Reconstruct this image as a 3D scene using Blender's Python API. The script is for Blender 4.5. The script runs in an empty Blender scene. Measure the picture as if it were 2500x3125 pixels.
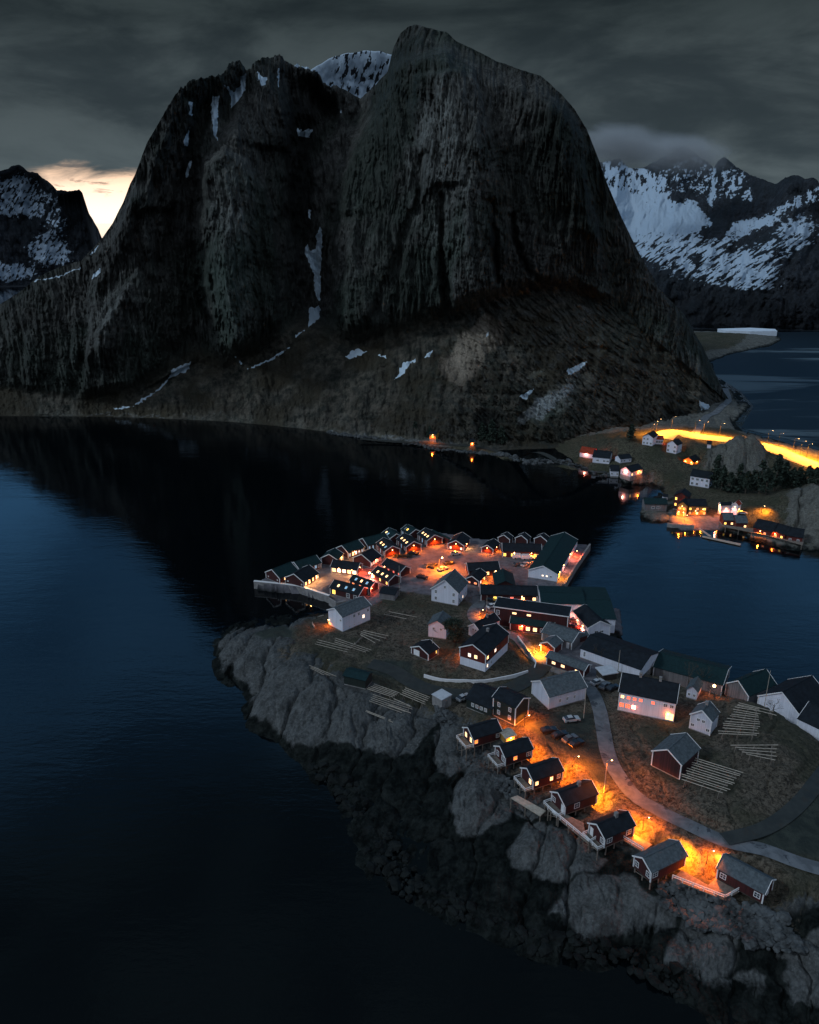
import bpy, bmesh, math, random
import numpy as np
from mathutils import Vector, Matrix
random.seed(7)
rng = np.random.default_rng(7)
SC = bpy.context.scene
COL = SC.collection
R = math.radians
# ------------------------------------------------------------------ camera
CAMH, PITCH, F = 135.0, R(20), 2453.0
cam_d = bpy.data.cameras.new("camera")
cam = bpy.data.objects.new("camera", cam_d)
COL.objects.link(cam)
cam.location = (0, 0, CAMH)
cam.rotation_euler = (R(90) - PITCH, 0, 0)
cam_d.sensor_fit = 'VERTICAL'
cam_d.sensor_height = 36
cam_d.lens = 36 * F / 3125
cam_d.clip_start = 1
cam_d.clip_end = 60000
SC.camera = cam
CP, SP = math.cos(PITCH), math.sin(PITCH)


def ray(px, py):
    u = (px - 1250.0) / F
    v = (1562.5 - py) / F
    return u, CP + v * SP, -SP + v * CP


def P(px, py, z=0.0):
    """world xy of a point of known height z seen at photo position (px, py)"""
    dx, dy, dz = ray(px, py)
    t = (z - CAMH) / dz
    return Vector((dx * t, dy * t, z))


def crop(x0, y0, s):
    return lambda x, y: (x0 + x / s, y0 + y / s)


c1 = crop(750, 1550, 3.1364); c2 = crop(1200, 1550, 2.6538); c3 = crop(1700, 1780, 2.15625)
c4 = crop(1000, 1850, 2.4643); c5 = crop(1350, 2100, 2.875); c6 = crop(1800, 2200, 2.4643)
c7 = crop(1700, 1200, 2.15625); c8 = crop(600, 1800, 2.4643)
d1 = crop(770, 1640, 5.3906); d2 = crop(1050, 1580, 5.75); d3 = crop(1350, 1580, 3.45)
d4 = crop(1480, 1800, 4.1071); d5 = crop(1740, 1280, 4.3125); d6 = crop(1940, 1460, 3.0804)
s0 = crop(0, 0, 1); dd = crop(0, 0, 0.69)
m2 = crop(400, 50, 1.568); n5 = crop(900, 900, 1.2321); e1 = crop(0, 400, 1.725); r4 = crop(1700, 400, 2.15625)

# ------------------------------------------------------------------ noise
_perm = rng.permutation(256).astype(np.int64)
_perm = np.concatenate([_perm, _perm, _perm])


def _h3(ix, iy, iz):
    return _perm[(_perm[(_perm[ix & 255] + iy) & 255] + iz) & 255]


def vnoise(x, y, z=None):
    """gradient noise in about -1..1"""
    x = np.asarray(x, float); y = np.asarray(y, float)
    ix = np.floor(x).astype(np.int64); iy = np.floor(y).astype(np.int64)
    fx = x - ix; fy = y - iy
    u = fx * fx * fx * (fx * (fx * 6 - 15) + 10); v = fy * fy * fy * (fy * (fy * 6 - 15) + 10)
    zi = 0 if z is None else int(z)
    def g(jx, jy):
        h = _h3(ix + jx, iy + jy, zi + 0 * ix)
        a = h * (2 * math.pi / 256)
        return np.cos(a) * (fx - jx) + np.sin(a) * (fy - jy)
    a = g(0, 0) * (1 - u) + g(1, 0) * u
    b = g(0, 1) * (1 - u) + g(1, 1) * u
    return (a * (1 - v) + b * v) * 1.5


def fbm(x, y, oct=4, seed=0, gain=.5, ridged=False):
    s = 0; a = 1; t = 0
    for i in range(oct):
        n = vnoise(x * 2 ** i + 17.3 * i, y * 2 ** i - 9.1 * i, seed + i)
        if ridged:
            n = 1 - 2 * np.abs(n)
        s = s + n * a; t += a; a *= gain
    return s / t


def worley(x, y, seed=0):
    """F1, F2 of a jittered grid"""
    x = np.asarray(x, float); y = np.asarray(y, float)
    ix = np.floor(x).astype(np.int64); iy = np.floor(y).astype(np.int64)
    f1 = np.full(x.shape, 9.0); f2 = np.full(x.shape, 9.0); cid = np.zeros(x.shape)
    for jx in (-1, 0, 1):
        for jy in (-1, 0, 1):
            h = _h3(ix + jx, iy + jy, seed + 0 * ix); h2 = _h3(ix + jx + 57, iy + jy + 31, seed + 0 * ix)
            px = ix + jx + h / 256.0; py = iy + jy + h2 / 256.0
            d = np.hypot(x - px, y - py)
            m = d < f1
            f2 = np.where(m, f1, np.minimum(f2, d)); cid = np.where(m, h / 256.0, cid); f1 = np.where(m, d, f1)
    return f1, f2, cid


def sstep(a, b, x):
    t = np.clip((x - a) / (b - a), 0, 1)
    return t * t * (3 - 2 * t)


def inpoly(x, y, poly):
    ins = np.zeros(np.shape(x), bool)
    n = len(poly)
    for i in range(n):
        x1, y1 = poly[i][:2]; x2, y2 = poly[(i + 1) % n][:2]
        if y1 == y2:
            continue
        c = ((y1 > y) != (y2 > y)) & (x < (x2 - x1) * (y - y1) / (y2 - y1) + x1)
        ins ^= c
    return ins


def dseg(x, y, pts, closed=False):
    d = np.full(np.shape(x), 1e9)
    n = len(pts)
    for i in range(n if closed else n - 1):
        x1, y1 = pts[i][:2]; x2, y2 = pts[(i + 1) % n][:2]
        vx, vy = x2 - x1, y2 - y1
        L = vx * vx + vy * vy + 1e-9
        t = np.clip(((x - x1) * vx + (y - y1) * vy) / L, 0, 1)
        d = np.minimum(d, np.hypot(x - x1 - t * vx, y - y1 - t * vy))
    return d


def sdpoly(x, y, pts):
    d = dseg(x, y, pts, True)
    return np.where(inpoly(x, y, pts), d, -d)


# ------------------------------------------------------------------ materials
class NT:
    def __init__(s, tree):
        s.t = tree; s.n = tree.nodes; s.l = tree.links
    def add(s, typ, **kw):
        nd = s.n.new(typ)
        for k, v in kw.items():
            if k == 'ins':
                for kk, vv in v.items():
                    if hasattr(vv, 'is_linked') or isinstance(vv, bpy.types.NodeSocket):
                        s.l.new(vv, nd.inputs[kk])
                    else:
                        nd.inputs[kk].default_value = vv
            else:
                setattr(nd, k, v)
        return nd
    def math(s, op, a, b=0.0, c=None, clamp=False):
        nd = s.n.new('ShaderNodeMath'); nd.operation = op; nd.use_clamp = clamp
        for i, v in enumerate((a, b) if c is None else (a, b, c)):
            if isinstance(v, bpy.types.NodeSocket): s.l.new(v, nd.inputs[i])
            else: nd.inputs[i].default_value = v
        return nd.outputs[0]
    def mix(s, fac, a, b, blend='MIX'):
        nd = s.n.new('ShaderNodeMix'); nd.data_type = 'RGBA'; nd.blend_type = blend
        for sock, v in ((nd.inputs[0], fac), (nd.inputs[6], a), (nd.inputs[7], b)):
            if isinstance(v, bpy.types.NodeSocket): s.l.new(v, sock)
            elif sock == nd.inputs[0]: sock.default_value = v
            else: sock.default_value = (*v[:3], 1)
        return nd.outputs[2]
    def smooth(s, v, a, b):
        nd = s.n.new('ShaderNodeMapRange'); nd.interpolation_type = 'SMOOTHSTEP'
        s.l.new(v, nd.inputs[0]); nd.inputs[1].default_value = a; nd.inputs[2].default_value = b
        return nd.outputs[0]
    def noise(s, scale, detail=4, vec=None, rough=.55, dist=0.0):
        nd = s.n.new('ShaderNodeTexNoise'); nd.inputs['Scale'].default_value = scale
        nd.inputs['Detail'].default_value = detail; nd.inputs['Roughness'].default_value = rough
        nd.inputs['Distortion'].default_value = dist
        if vec is not None: s.l.new(vec, nd.inputs['Vector'])
        return nd.outputs['Fac']
    def pos(s):
        return s.n.new('ShaderNodeNewGeometry').outputs['Position']
    def scaled(s, vec, sc):
        nd = s.n.new('ShaderNodeVectorMath'); nd.operation = 'MULTIPLY'
        s.l.new(vec, nd.inputs[0]); nd.inputs[1].default_value = sc
        return nd.outputs[0]
    def attr(s, name):
        nd = s.n.new('ShaderNodeAttribute'); nd.attribute_name = name
        return nd.outputs['Fac']
    def bump(s, h, strength=.5, dist=.1):
        nd = s.n.new('ShaderNodeBump'); nd.inputs['Strength'].default_value = strength
        nd.inputs['Distance'].default_value = dist; s.l.new(h, nd.inputs['Height'])
        return nd.outputs[0]


def newmat(name):
    m = bpy.data.materials.new(name); m.use_nodes = True
    t = NT(m.node_tree)
    b = m.node_tree.nodes['Principled BSDF']
    return m, t, b


def link(t, a, b):
    t.l.new(a, b)


def simple(name, col, rough=.8, var=.25, scale=1.5, metal=0.0, streak=None, bump=0.0):
    """painted / weathered surface: colour broken up by noise in object space"""
    m, t, b = newmat(name)
    tc = t.add('ShaderNodeTexCoord').outputs['Object']
    v = t.scaled(tc, streak) if streak else tc
    n = t.noise(scale, 5, v)
    n2 = t.noise(scale * 7, 3, v)
    f = t.math('ADD', t.math('MULTIPLY', n, .65), t.math('MULTIPLY', n2, .35))
    lo = [c * (1 - var) for c in col]; hi = [min(1, c * (1 + var)) for c in col]
    c = t.mix(t.smooth(f, .3, .7), lo, hi)
    link(t, c, b.inputs['Base Color'])
    b.inputs['Roughness'].default_value = rough
    if rough > .7: b.inputs['Specular IOR Level'].default_value = .15
    b.inputs['Metallic'].default_value = metal
    if bump:
        link(t, t.bump(n2, bump, .05), b.inputs['Normal'])
    return m


def boards(name, col, var=.3, pitch=.25, vertical=True):
    """timber cladding: board lines + weathering"""
    m, t, b = newmat(name)
    tc = t.add('ShaderNodeTexCoord').outputs['Object']
    sep = t.add('ShaderNodeSeparateXYZ', ins={0: tc})
    s = t.math('ADD', sep.outputs[0], sep.outputs[1]) if vertical else sep.outputs[2]
    fr = t.math('FRACT', t.math('DIVIDE', s, pitch))
    gap = t.math('LESS_THAN', fr, .14)
    cell = t.math('FLOOR', t.math('DIVIDE', s, pitch))
    wn = t.add('ShaderNodeTexWhiteNoise', noise_dimensions='1D', ins={'W': cell}).outputs['Value']
    n = t.noise(.7, 5, t.scaled(tc, (1, 1, .35)))
    f = t.math('ADD', t.math('MULTIPLY', wn, .4), t.math('MULTIPLY', n, .8))
    c = t.mix(t.smooth(f, .25, .95), [x * (1 - var) for x in col], [min(1, x * (1 + var)) for x in col])
    c = t.mix(t.math('MULTIPLY', gap, .45), c, [x * .3 for x in col])
    link(t, c, b.inputs['Base Color']); b.inputs['Roughness'].default_value = .75
    link(t, t.bump(t.math('SUBTRACT', 1.0, gap), .4, .03), b.inputs['Normal'])
    return m


def emis(name, col, strength, var=.4, scale=2.2):
    m, t, b = newmat(name)
    tc = t.add('ShaderNodeTexCoord').outputs['Object']
    n = t.noise(scale, 2, tc)
    b.inputs['Base Color'].default_value = (*[c * .5 for c in col], 1)
    b.inputs['Roughness'].default_value = .2
    b.inputs['Emission Color'].default_value = (*col, 1)
    s = t.math('MULTIPLY', t.math('ADD', t.math('MULTIPLY', n, 2 * var), 1 - var), strength)
    link(t, s, b.inputs['Emission Strength'])
    return m


M = {}
M['white'] = boards('white_boards', (.66, .70, .80), .1, .2)
M['offwhite'] = boards('cream_boards', (.56, .60, .70), .12, .2)
M['red'] = boards('red_boards', (.046, .007, .008), .35, .25)
M['barnred'] = boards('faded_red_boards', (.040, .012, .015), .5, .3)
M['brick'] = boards('brightred_boards', (.10, .013, .010), .3, .25)
M['black'] = boards('black_boards', (.012, .015, .017), .4, .25)
M['green'] = boards('darkgreen_boards', (.007, .016, .014), .3, .3)
M['ochre'] = boards('ochre_boards', (.35, .2, .05), .3, .25)
M['greywall'] = boards('grey_boards', (.16, .16, .17), .3, .3)
M['slate'] = simple('roof_slate_dark', (.011, .016, .022), .85, .35, .8, bump=.3)
M['teal'] = simple('roof_sheet_teal', (.008, .026, .030), .75, .3, .5, streak=(3, 3, .3))
M['shingle'] = simple('roof_shingle_grey', (.075, .095, .108), .85, .35, 1.5, bump=.4)
M['redroof'] = simple('roof_tile_red', (.25, .04, .02), .8, .3, 1.0)
M['snowroof'] = simple('roof_pale_sheet', (.45, .48, .52), .6, .15, 1.0)
M['trim'] = simple('white_trim', (.72, .74, .76), .6, .08, 2)
M['concrete'] = simple('concrete', (.22, .22, .22), .9, .3, .7, bump=.2)
M['wood'] = simple('grey_timber', (.17, .15, .13), .85, .4, 1.2, streak=(1, 1, 1), bump=.3)
M['palewood'] = simple('pale_timber', (.36, .33, .28), .8, .3, 1.0)
M['darkwood'] = simple('dark_timber', (.05, .045, .04), .85, .4, 1.0)
M['metal'] = simple('galvanised_metal', (.35, .36, .37), .4, .15, 2, metal=.7)
M['tyre'] = simple('rubber', (.02, .02, .02), .8, .1, 4)
M['glass'] = simple('window_glass', (.03, .04, .055), .08, .2, 1)
M['litw'] = emis('lit_window_warm', (1, .50, .17), 4.5)
M['lity'] = emis('lit_window_yellow', (1, .55, .05), 3.4)
M['lito'] = emis('lit_window_orange', (1, .20, .02), 3.0)
M['litr'] = emis('lit_window_red', (1, .10, .04), 2.6)
M['litp'] = emis('lit_window_pale', (1, .70, .50), 3.0)
M['litc'] = emis('lit_window_cold', (.35, .7, 1), .55)
M['bulb'] = emis('lamp_bulb', (1, .52, .18), 30, 0)
M['leaf'] = simple('foliage_dark', (.03, .045, .035), .9, .5, .9)
M['bark'] = simple('bark', (.07, .06, .05), .9, .4, 2)
for nm, c in dict(black=(.015, .016, .018), grey=(.11, .115, .12), silver=(.38, .40, .42), white=(.62, .63, .65), blue=(.03, .05, .09), red=(.12, .015, .012)).items():
    M['paint_' + nm] = simple('car_paint_' + nm, c, .28, .06, 2)


# ------------------------------------------------------------------ mesh helpers
class MB:
    def __init__(s):
        s.v = []; s.f = []; s.m = []
    def poly(s, pts, mi=0):
        i = len(s.v); s.v += [tuple(p) for p in pts]; s.f.append(tuple(range(i, i + len(pts)))); s.m.append(mi)
    def box(s, x0, x1, y0, y1, z0, z1, mi=0):
        i = len(s.v)
        s.v += [(x, y, z) for z in (z0, z1) for y in (y0, y1) for x in (x0, x1)]
        for q in ((0, 2, 3, 1), (4, 5, 7, 6), (0, 1, 5, 4), (2, 6, 7, 3), (0, 4, 6, 2), (1, 3, 7, 5)):
            s.f.append(tuple(i + k for k in q)); s.m.append(mi)
    def beam(s, a, b, w, h=None, mi=0, up=(0, 0, 1)):
        """rectangular bar from a to b"""
        h = h or w
        a = Vector(a); b = Vector(b); d = (b - a)
        if d.length < 1e-6: return
        d.normalize(); u = Vector(up)
        if abs(d.dot(u)) > .98: u = Vector((1, 0, 0))
        r = d.cross(u).normalized(); u = r.cross(d).normalized()
        i = len(s.v)
        for p in (a, b):
            for sr, su in ((-1, -1), (1, -1), (1, 1), (-1, 1)):
                s.v.append(tuple(p + r * sr * w / 2 + u * su * h / 2))
        for q in ((0, 1, 2, 3), (7, 6, 5, 4), (0, 4, 5, 1), (1, 5, 6, 2), (2, 6, 7, 3), (3, 7, 4, 0)):
            s.f.append(tuple(i + k for k in q)); s.m.append(mi)
    def tube(s, a, b, r0, r1=None, n=8, mi=0):
        r1 = r0 if r1 is None else r1
        a = Vector(a); b = Vector(b); d = (b - a)
        if d.length < 1e-6: return
        d.normalize(); u = Vector((0, 0, 1)) if abs(d.z) < .9 else Vector((1, 0, 0))
        r = d.cross(u).normalized(); u = r.cross(d)
        i = len(s.v)
        for p, rr in ((a, r0), (b, r1)):
            for k in range(n):
                t = 2 * math.pi * k / n
                s.v.append(tuple(p + (r * math.cos(t) + u * math.sin(t)) * rr))
        for k in range(n):
            s.f.append((i + k, i + (k + 1) % n, i + n + (k + 1) % n, i + n + k)); s.m.append(mi)
        s.f.append(tuple(i + k for k in range(n))[::-1]); s.m.append(mi)
        s.f.append(tuple(i + n + k for k in range(n))); s.m.append(mi)
    def build(s, name, mats, parent=None, loc=None, rz=None, smooth=False):
        me = bpy.data.meshes.new(name); me.from_pydata(s.v, [], s.f)
        if not isinstance(mats, (list, tuple)): mats = [mats]
        for m in mats: me.materials.append(m)
        if len(mats) > 1: me.polygons.foreach_set('material_index', s.m)
        if smooth: me.polygons.foreach_set('use_smooth', [True] * len(s.f))
        bm = bmesh.new(); bm.from_mesh(me); bmesh.ops.recalc_face_normals(bm, faces=bm.faces); bm.to_mesh(me); bm.free()
        o = bpy.data.objects.new(name, me); COL.objects.link(o)
        if parent is not None: o.parent = parent
        if loc is not None: o.location = loc
        if rz is not None: o.rotation_euler = (0, 0, rz)
        return o


def tag(o, label=None, cat=None, group=None, kind=None):
    for k, v in (('label', label), ('category', cat), ('group', group), ('kind', kind)):
        if v: o[k] = v
    return o


def empty(name, loc, rz=0):
    o = bpy.data.objects.new(name, None); COL.objects.link(o); o.location = loc; o.rotation_euler = (0, 0, rz)
    return o


def gridmesh(name, X, Y, Z, mat, attrs=None, smooth=True, flip=False):
    nr, nc = X.shape
    co = np.stack([X, Y, Z], -1).reshape(-1, 3).astype(np.float32)
    idx = np.arange(nr * nc).reshape(nr, nc)
    q = np.stack([idx[:-1, :-1], idx[:-1, 1:], idx[1:, 1:], idx[1:, :-1]], -1).reshape(-1, 4)
    if flip: q = q[:, ::-1]
    me = bpy.data.meshes.new(name)
    me.vertices.add(len(co)); me.vertices.foreach_set('co', co.ravel())
    me.loops.add(q.size); me.loops.foreach_set('vertex_index', q.ravel().astype(np.int32))
    me.polygons.add(len(q)); me.polygons.foreach_set('loop_start', (np.arange(len(q)) * 4).astype(np.int32))
    me.update(calc_edges=True)
    me.polygons.foreach_set('use_smooth', np.full(len(q), smooth))
    for k, v in (attrs or {}).items():
        a = me.attributes.new(k, 'FLOAT', 'POINT'); a.data.foreach_set('value', v.astype(np.float32).ravel())
    me.materials.append(mat)
    o = bpy.data.objects.new(name, me); COL.objects.link(o)
    return o
# ------------------------------------------------------------------ sky
def az_te(px, py):
    dx, dy, dz = ray(px, py)
    return math.atan2(dx, dy), dz / math.hypot(dx, dy)


w = bpy.data.worlds.new("World"); SC.world = w; w.use_nodes = True
t = NT(w.node_tree)
bg = w.node_tree.nodes['Background']
vec = t.add('ShaderNodeTexCoord').outputs['Generated']
sx = t.add('ShaderNodeSeparateXYZ', ins={0: vec})
X_, Y_, Z_ = sx.outputs
hz = t.math('SQRT', t.math('ADD', t.math('MULTIPLY', X_, X_), t.math('MULTIPLY', Y_, Y_)))
el = t.math('ARCTAN2', Z_, hz)
az = t.math('ARCTAN2', X_, Y_)
ramp = w.node_tree.nodes.new('ShaderNodeValToRGB'); ramp.color_ramp.interpolation = 'EASE'
t.l.new(t.math('DIVIDE', el, math.pi / 2), ramp.inputs[0])
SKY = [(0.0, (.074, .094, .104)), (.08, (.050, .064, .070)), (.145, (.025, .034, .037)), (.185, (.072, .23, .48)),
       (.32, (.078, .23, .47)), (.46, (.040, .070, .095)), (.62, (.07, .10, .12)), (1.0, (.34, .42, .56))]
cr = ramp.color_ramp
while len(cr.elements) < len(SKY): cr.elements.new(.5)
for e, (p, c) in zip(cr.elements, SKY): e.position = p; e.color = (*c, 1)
# cloud deck: soft masses, stretched level
cv = t.add('ShaderNodeCombineXYZ', ins={0: t.math('MULTIPLY', az, 1.0), 1: t.math('MULTIPLY', el, 3.2), 2: 0.0}).outputs[0]
n1 = t.noise(3.6, 6, cv, .55, .6); n2 = t.noise(11, 6, cv, .6, .4)
cl = t.math('ADD', t.math('MULTIPLY', n1, .8), t.math('MULTIPLY', n2, .2))
clf = t.smooth(cl, .38, .62)
sky = t.mix(clf, t.mix(1.0, ramp.outputs[0], (.56, .62, .66), 'MULTIPLY'), t.mix(1.0, ramp.outputs[0], (1.36, 1.38, 1.36), 'MULTIPLY'))
# break in the cloud over the open sea on the left
ga, ge = az_te(285, 600); ge = math.atan(ge)
da = t.math('DIVIDE', t.math('SUBTRACT', az, ga), R(3.7))
n3 = t.noise(11, 5, cv, .6, .6)
n4 = t.noise(34, 4, t.add('ShaderNodeCombineXYZ', ins={0: az, 1: t.math('MULTIPLY', el, 5.0), 2: 3.0}).outputs[0], .6, .3)
up_ = t.math('DIVIDE', t.math('SUBTRACT', el, t.math('ADD', R(2.55), t.math('MULTIPLY', t.math('SUBTRACT', n3, .5), R(2.2)))), R(.7))
g_up = t.math('SUBTRACT', 1.0, t.smooth(up_, -1, 1))
g_az = t.math('SUBTRACT', 1.0, t.smooth(t.math('ABSOLUTE', da), .6, 1.15))
gap = t.math('MULTIPLY', g_up, g_az)
bar = t.smooth(n4, .56, .68)
bar = t.math('MULTIPLY', bar, t.smooth(el, R(.8), R(1.6)))
gcol = t.mix(t.smooth(el, R(.2), R(3.2)), (1.5, 1.25, 1.0), (1.35, .88, .58))
gcol = t.mix(t.math('MULTIPLY', bar, .8), gcol, (.42, .27, .20))
sky = t.mix(gap, sky, gcol)
# daylight term of the clear air above the cloud
nish = t.add('ShaderNodeTexSky', sky_type='NISHITA', sun_disc=False, sun_elevation=R(3), sun_rotation=R(-25))
nishc = t.mix(1.0, nish.outputs[0], (.10, .10, .10), 'MULTIPLY')
hi = t.smooth(el, R(25), R(60))
sky = t.mix(t.math('MULTIPLY', hi, .25), sky, nishc, 'ADD')
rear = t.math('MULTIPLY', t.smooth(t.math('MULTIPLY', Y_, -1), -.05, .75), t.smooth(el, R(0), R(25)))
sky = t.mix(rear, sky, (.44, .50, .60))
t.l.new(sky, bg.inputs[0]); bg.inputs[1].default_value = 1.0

sun_d = bpy.data.lights.new('sun', 'SUN'); sun_d.energy = 1.0; sun_d.angle = R(10); sun_d.color = (.80, .90, 1)
sun = bpy.data.objects.new('sun', sun_d); COL.objects.link(sun)
sun.rotation_euler = Vector((.80, .26, -.62)).to_track_quat('-Z', 'Y').to_euler()
SC.view_settings.view_transform = 'Standard'; SC.view_settings.look = 'None'
SC.view_settings.exposure = 0; SC.view_settings.gamma = 1
SC.cycles.use_denoising = True
SC.cycles.max_bounces = 5; SC.cycles.volume_bounces = 0
SC.cycles.diffuse_bounces = 2; SC.cycles.glossy_bounces = 3
SC.cycles.sample_clamp_indirect = 4

# ------------------------------------------------------------------ water
m, t, b = newmat('sea_water')
pos = t.pos()
wv = t.noise(.09, 5, t.scaled(pos, (.45, 1.3, 1)), .6, .3)
wv2 = t.noise(.55, 4, t.scaled(pos, (.45, 1.3, 1)), .6)
hgt_ = t.math('ADD', t.math('MULTIPLY', wv, 1.0), t.math('MULTIPLY', wv2, .35))
calm = t.smooth(t.noise(.012, 3, pos), .35, .65)
bmp = t.n.new('ShaderNodeBump'); bmp.inputs['Distance'].default_value = 1.0
link(t, hgt_, bmp.inputs['Height']); link(t, t.math('ADD', .05, t.math('MULTIPLY', calm, .09)), bmp.inputs['Strength'])
link(t, bmp.outputs[0], b.inputs['Normal'])
b.inputs['Base Color'].default_value = (.0012, .0025, .0035, 1)
b.inputs['Roughness'].default_value = .045
b.inputs['IOR'].default_value = 1.34
mw = m
me = MB(); S = 30000
me.poly([(-S, -2000, 0), (S, -2000, 0), (S, S, 0), (-S, S, 0)])
o = me.build('sea', mw); tag(o, 'dark blue sea reflecting the mountain and sky', kind='structure')


# ------------------------------------------------------------------ relief mountains
def rock_material(name, rock, moss, snowc=(.55, .70, .82), rag=.5):
    m, t, b = newmat(name)
    pos = t.pos()
    st = t.noise(.11, 6, t.scaled(pos, (1, 1, .13)), .65, .8)
    st2 = t.noise(.5, 5, t.scaled(pos, (1, 1, .22)), .65, .3)
    big = t.noise(.011, 5, pos, .6)
    tone = t.attr('tone')
    st3 = t.noise(.28, 6, t.scaled(pos, (1, 1, .07)), .75, 1.2)
    f = t.math('ADD', t.math('MULTIPLY', st, .35), t.math('ADD', t.math('MULTIPLY', st2, .25), t.math('MULTIPLY', st3, .4)))
    dk = [c * .16 for c in rock]; lt = [c * 2.1 for c in rock]
    c = t.mix(t.smooth(f, .38, .64), dk, lt)
    mm = t.smooth(t.math('ADD', big, t.math('MULTIPLY', st2, .3)), .56, .76)
    c = t.mix(t.math('MULTIPLY', mm, .6), c, moss)
    # talus: heather, scree and dead grass
    tn = t.noise(.16, 6, pos, .7); tn2 = t.noise(.03, 4, pos, .6)
    tal = t.mix(t.smooth(tn, .35, .68), (.014, .018, .015), (.105, .098, .08))
    tal = t.mix(t.smooth(tn2, .42, .62), tal, (.034, .030, .02))
    talm = t.attr('talus')
    tnf = t.noise(.45, 5, pos, .75, .8)
    tal = t.mix(t.math('MULTIPLY', t.smooth(tnf, .60, .70), .55), tal, (.15, .14, .11))
    c = t.mix(talm, c, tal)
    scn = t.smooth(t.math('ADD', t.attr('scree'), t.math('MULTIPLY', t.math('SUBTRACT', tn, .5), .9)), .35, .7)
    c = t.mix(scn, c, t.mix(t.smooth(tnf, .35, .65), (.085, .074, .058), (.15, .13, .105)))
    pln = t.smooth(t.math('ADD', t.attr('pale'), t.math('MULTIPLY', t.math('SUBTRACT', st2, .5), 1.3)), .40, .75)
    c = t.mix(t.math('MULTIPLY', pln, .85), c, t.mix(t.smooth(tnf, .40, .62), (.06, .066, .068), (.17, .185, .19)))
    # tone = local change of colour (pale slabs, darker gullies and clefts)
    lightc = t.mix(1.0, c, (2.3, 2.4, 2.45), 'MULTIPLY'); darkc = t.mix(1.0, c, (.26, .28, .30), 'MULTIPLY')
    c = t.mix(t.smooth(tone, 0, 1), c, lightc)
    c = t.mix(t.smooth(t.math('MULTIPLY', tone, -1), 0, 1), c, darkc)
    wh = t.noise(.6, 4, pos, .7)
    sn = t.attr('snow')
    snf = t.smooth(t.math('ADD', sn, t.math('MULTIPLY', t.math('SUBTRACT', wh, .5), rag)), .46, .54)
    c = t.mix(snf, c, snowc)
    link(t, c, b.inputs['Base Color']); b.inputs['Roughness'].default_value = .9
    b.inputs['Specular IOR Level'].default_value = .2
    h = t.math('ADD', t.math('MULTIPLY', st2, 1.0), t.math('MULTIPLY', t.noise(.9, 4, pos, .7), .5))
    link(t, t.bump(h, .9, 2.2), b.inputs['Normal'])
    return m


def px_of(az, te):
    dx = np.sin(az); dy = np.cos(az); dz = te
    a = dy * CP - dz * SP
    return 1250 + F * dx / a, 1562.5 - F * (dy * SP + dz * CP) / a


def curve(pts):
    q = sorted(az_te(*p) for p in pts)
    return np.array([a for a, _ in q]), np.array([e for _, e in q])


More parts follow.
